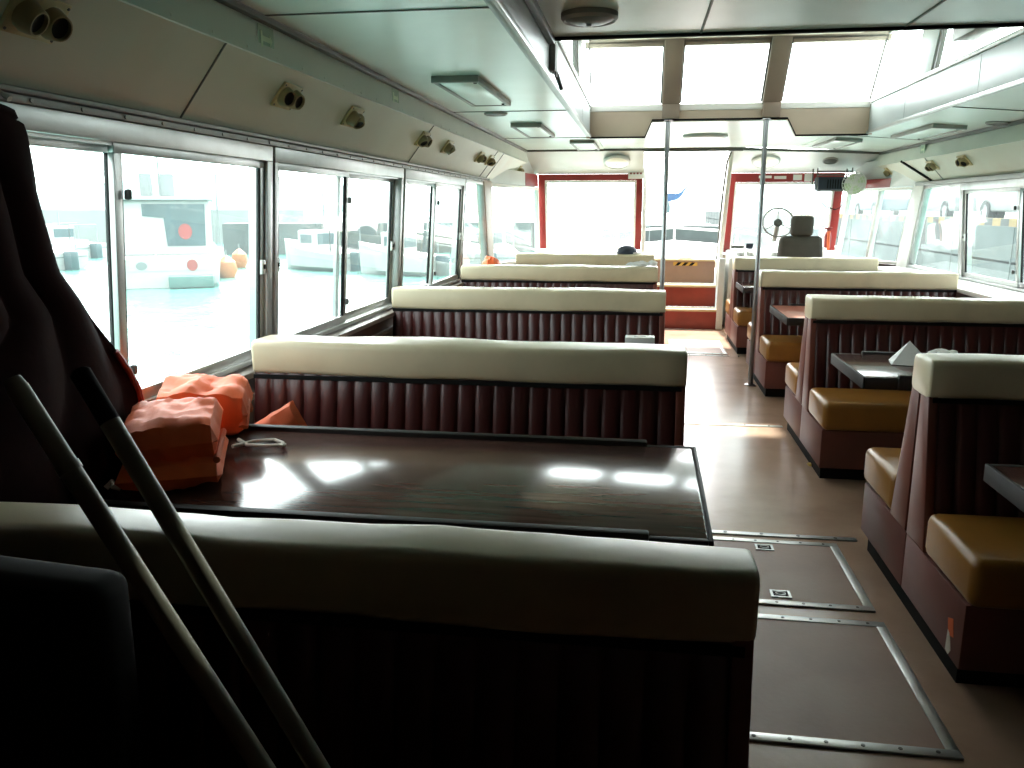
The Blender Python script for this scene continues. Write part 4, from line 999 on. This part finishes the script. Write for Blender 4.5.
# big white boat seen stern-on through the first window
t = thing('moored_boat', 'white cabin boat moored stern-on outside the first left window', 'boat', (-11.6, 19.2, -.5), 'moored boats', (0, 0, R(29)))
b = MB(); hull_mb(b, 8.5, 2.6, .72, 1.3); b.build('hull', M['boat_white'], t, world=False)
MB().box(.05, 1.1, -.35, .02, .02, .30, .02).build('swim_platform', M['boat_teal'], t, world=False)
b = MB(); b.box(-1.15, 1.15, -.012, .0, .42, .68); b.build('name_panel', M['boat_white'], t, world=False)
MB().lathe([(0, 0), (.13, 0), (.13, .02), (0, .02)], Matrix.Translation((.62, -.005, .55)) @ Matrix.Rotation(R(90), 4, 'X') @ Matrix.Diagonal((1, 1.1, 1, 1)), 14).build('red_emblem', M['boat_red'], t, world=False)
MB().lathe([(0, 0), (.10, 0), (.10, .02), (0, .02)], Matrix.Translation((-.55, -.005, .55)) @ Matrix.Rotation(R(90), 4, 'X') @ Matrix.Diagonal((1.3, 1, 1, 1)), 14).build('grey_emblem', M['boat_grey'], t, world=False)
MB().box(-1.05, 1.15, 1.2, 4.6, .72, 2.15, .08, 3).build('cabin', M['boat_white'], t, world=False)
b = MB(); b.prism([(.05, 1.17, .98), (.98, 1.17, .98), (1.02, 1.17, 2.05), (-.5, 1.17, 2.05), (-.5, 1.17, 1.75), (.0, 1.17, 1.70)], [(.05, 1.22, .98), (.98, 1.22, .98), (1.02, 1.22, 2.05), (-.5, 1.22, 2.05), (-.5, 1.22, 1.75), (.0, 1.22, 1.70)]); b.build('cabin_door_window', M['boat_dark'], t, world=False)
b = MB(); b.lathe([(0, 0), (.17, 0), (.17, .02), (0, .02)], Matrix.Translation((.5, 1.165, 1.35)) @ Matrix.Rotation(R(90), 4, 'X') @ Matrix.Diagonal((1, 1.2, 1, 1)), 14); b.build('pink_sticker', M['boat_red'], t, world=False)
MB().box(-1.15, 1.25, 1.0, 4.8, 2.15, 2.24, .03).build('cabin_roof', M['boat_white'], t, world=False)
MB().box(-.55, -.25, 2.0, 2.5, 2.24, 2.85, .03).box(-.05, .3, 2.1, 2.6, 2.24, 2.85, .03).build('roof_boxes', M['boat_grey'], t, world=False)
b = MB(); b.tube([(-.1, 3.0, 2.24), (-.1, 3.0, 4.6)], .03, 8).tube([(-.5, 3.0, 3.9), (.3, 3.0, 3.9)], .02, 6); b.build('mast', M['boat_grey'], t, world=False)
b = MB()
for x, d in ((1.22, .0), (1.32, .25), (1.38, -.1), (1.28, .35)): b.tube([(x, 2.2 + d, .9), (x + d * .3, 2.4 + d, 2.9)], .012, 5)
b.build('fishing_rods', M['boat_grey'], t, world=False)
b = MB(); b.tube([(-1.2, .1, .72), (-1.2, .1, 1.15), (-.2, .1, 1.15), (-.2, .1, .72)], .02, 6); b.build('stern_rail', M['boat_white'], t, world=False)
def buoy(x, y, r, label):
    t = thing('buoy_fender', label, 'buoy', (x, y, -.5), 'orange buoys beside the white boat')
    MB().lathe([(0, -.12), (r * .7, -.08), (r, .12), (r * .85, .36), (r * .4, .48), (.03, .54), (0, .55)], Matrix.Translation((x, y, -.42)), 18).build('float', M['buoy'], t)
    MB().tube([(x, y, .08), (x, y, .28)], .02, 6).build('rope_eye', M['boat_grey'], t)
buoy(-11.68, 22.45, .30, 'nearer orange buoy floating beside the white boat')
buoy(-13.2, 26.3, .27, 'farther orange buoy floating beside the white boat')
def small_boat(x, y, rz, L, W_, label, cabin=True, mast=2.0, grey=False, canopy=False):
    t = thing('moored_boat', label, 'boat', (x, y, -.5), 'moored boats', (0, 0, R(rz)))
    b = MB(); hull_mb(b, L, W_, .55, .95); b.build('hull', M['boat_white'], t, world=False)
    b = MB(); b.box(-W_ * .46, W_ * .46, -.01, L * .5, .38, .42); b.build('deck', M['boat_grey'], t, world=False)
    if cabin:
        MB().box(-W_ * .34, W_ * .34, L * .35, L * .62, .45, 1.25, .06, 3).build('cabin', M['boat_white'], t, world=False)
        MB().box(-W_ * .28, W_ * .28, L * .345, L * .36, .8, 1.15).build('cabin_window', M['boat_dark'], t, world=False)
        MB().box(-W_ * .345, W_ * .345, L * .40, L * .57, .85, 1.12).build('side_window', M['boat_dark'], t, world=False)
    if mast:
        b = MB(); b.tube([(0, L * .4, .5), (0, L * .4, mast)], .025, 6)
        b.tube([(-W_ * .4, L * .1, .5), (-W_ * .4, L * .1, 1.3), (W_ * .4, L * .1, 1.3), (W_ * .4, L * .1, .5)], .025, 6)
        b.build('mast', M['boat_grey'], t, world=False)
    MB().box(-.15, .15, -.35, 0, -.1, .6, .04).build('outboard', M['boat_dark'], t, world=False)
    return t
small_boat(-9.0, 25.6, 66, 3.0, 1.7, 'small white boat moored outside the second left window', True, 2.4)
small_boat(-5.9, 24.2, 78, 2.6, 1.5, 'small white boat outside the third left window', True, 2.0)
small_boat(-18.2, 24.5, 75, 3.6, 1.6, 'small open white boat left of the big cabin boat', False, 1.6)
small_boat(-21.5, 30.5, 80, 4.0, 1.7, 'far small white boat by the pale breakwater', True, 1.8)
small_boat(-24.5, 33.5, 80, 4.0, 1.7, 'farthest small boat by the pale breakwater, beside the cloth', True, 1.8)
small_boat(-4.6, 26.0, 15, 5.0, 1.9, 'white boat seen through the front left windscreen', True, 2.2)
small_boat(-.4, 30.0, 10, 6.0, 2.2, 'white boat seen through the bow door', True, 3.2)
small_boat(6.3, 32.0, 0, 5.5, 2.0, 'white boat seen through the helm windscreen', True, 2.4)
# bow deck with rail and pennant
b = MB(); b.prism([(-1.3, 11.02, .70), (2.5, 11.02, .70), (1.6, 14.0, .78), (.6, 15.0, .82), (-.4, 14.0, .78)], [(-1.3, 11.02, .78), (2.5, 11.02, .78), (1.6, 14.0, .86), (.6, 15.0, .90), (-.4, 14.0, .86)])
struct('floor_bow_deck', b, M['white'])
t = thing('bow_rail', 'white rail around the bow deck outside the door', 'rail', (.6, 13, .8))
b = MB(); rp = [(-1.1, 11.3, 1.02), (-.35, 13.8, 1.08), (.6, 14.8, 1.12), (1.55, 13.8, 1.08), (2.3, 11.3, 1.02)]
b.tube(rp, .02, 8); b.build('top_rail', M['boat_white'], t)
for x, y, z in rp: MB().tube([(x, y, .78), (x, y, z)], .018, 8).build('stanchion', M['boat_white'], t)
t = thing('pennant_pole', 'pole with a blue pennant seen through the bow door', 'flag', (.42, 14.4, .84))
MB().tube([(.40, 14.4, .86), (.42, 14.4, 1.95)], .014, 8).build('staff', M['boat_grey'], t)
b = MB(); b.grid(lambda u, v: Vector((.42 + .42 * u, 14.4 + .05 * math.sin(u * 6), 1.60 + .28 * u * u + (.14 * (1 - u) + .02) * (v - .5) + .02 * math.sin(u * 9))), 14, 4); b.build('pennant', M['blue_out'], t)
MB().lathe([(0, 0), (.05, .02), (.06, .12), (.03, .2), (0, .21)], Matrix.Translation((.44, 14.35, 1.36)), 12).build('float_bundle', M['boat_dark'], t)
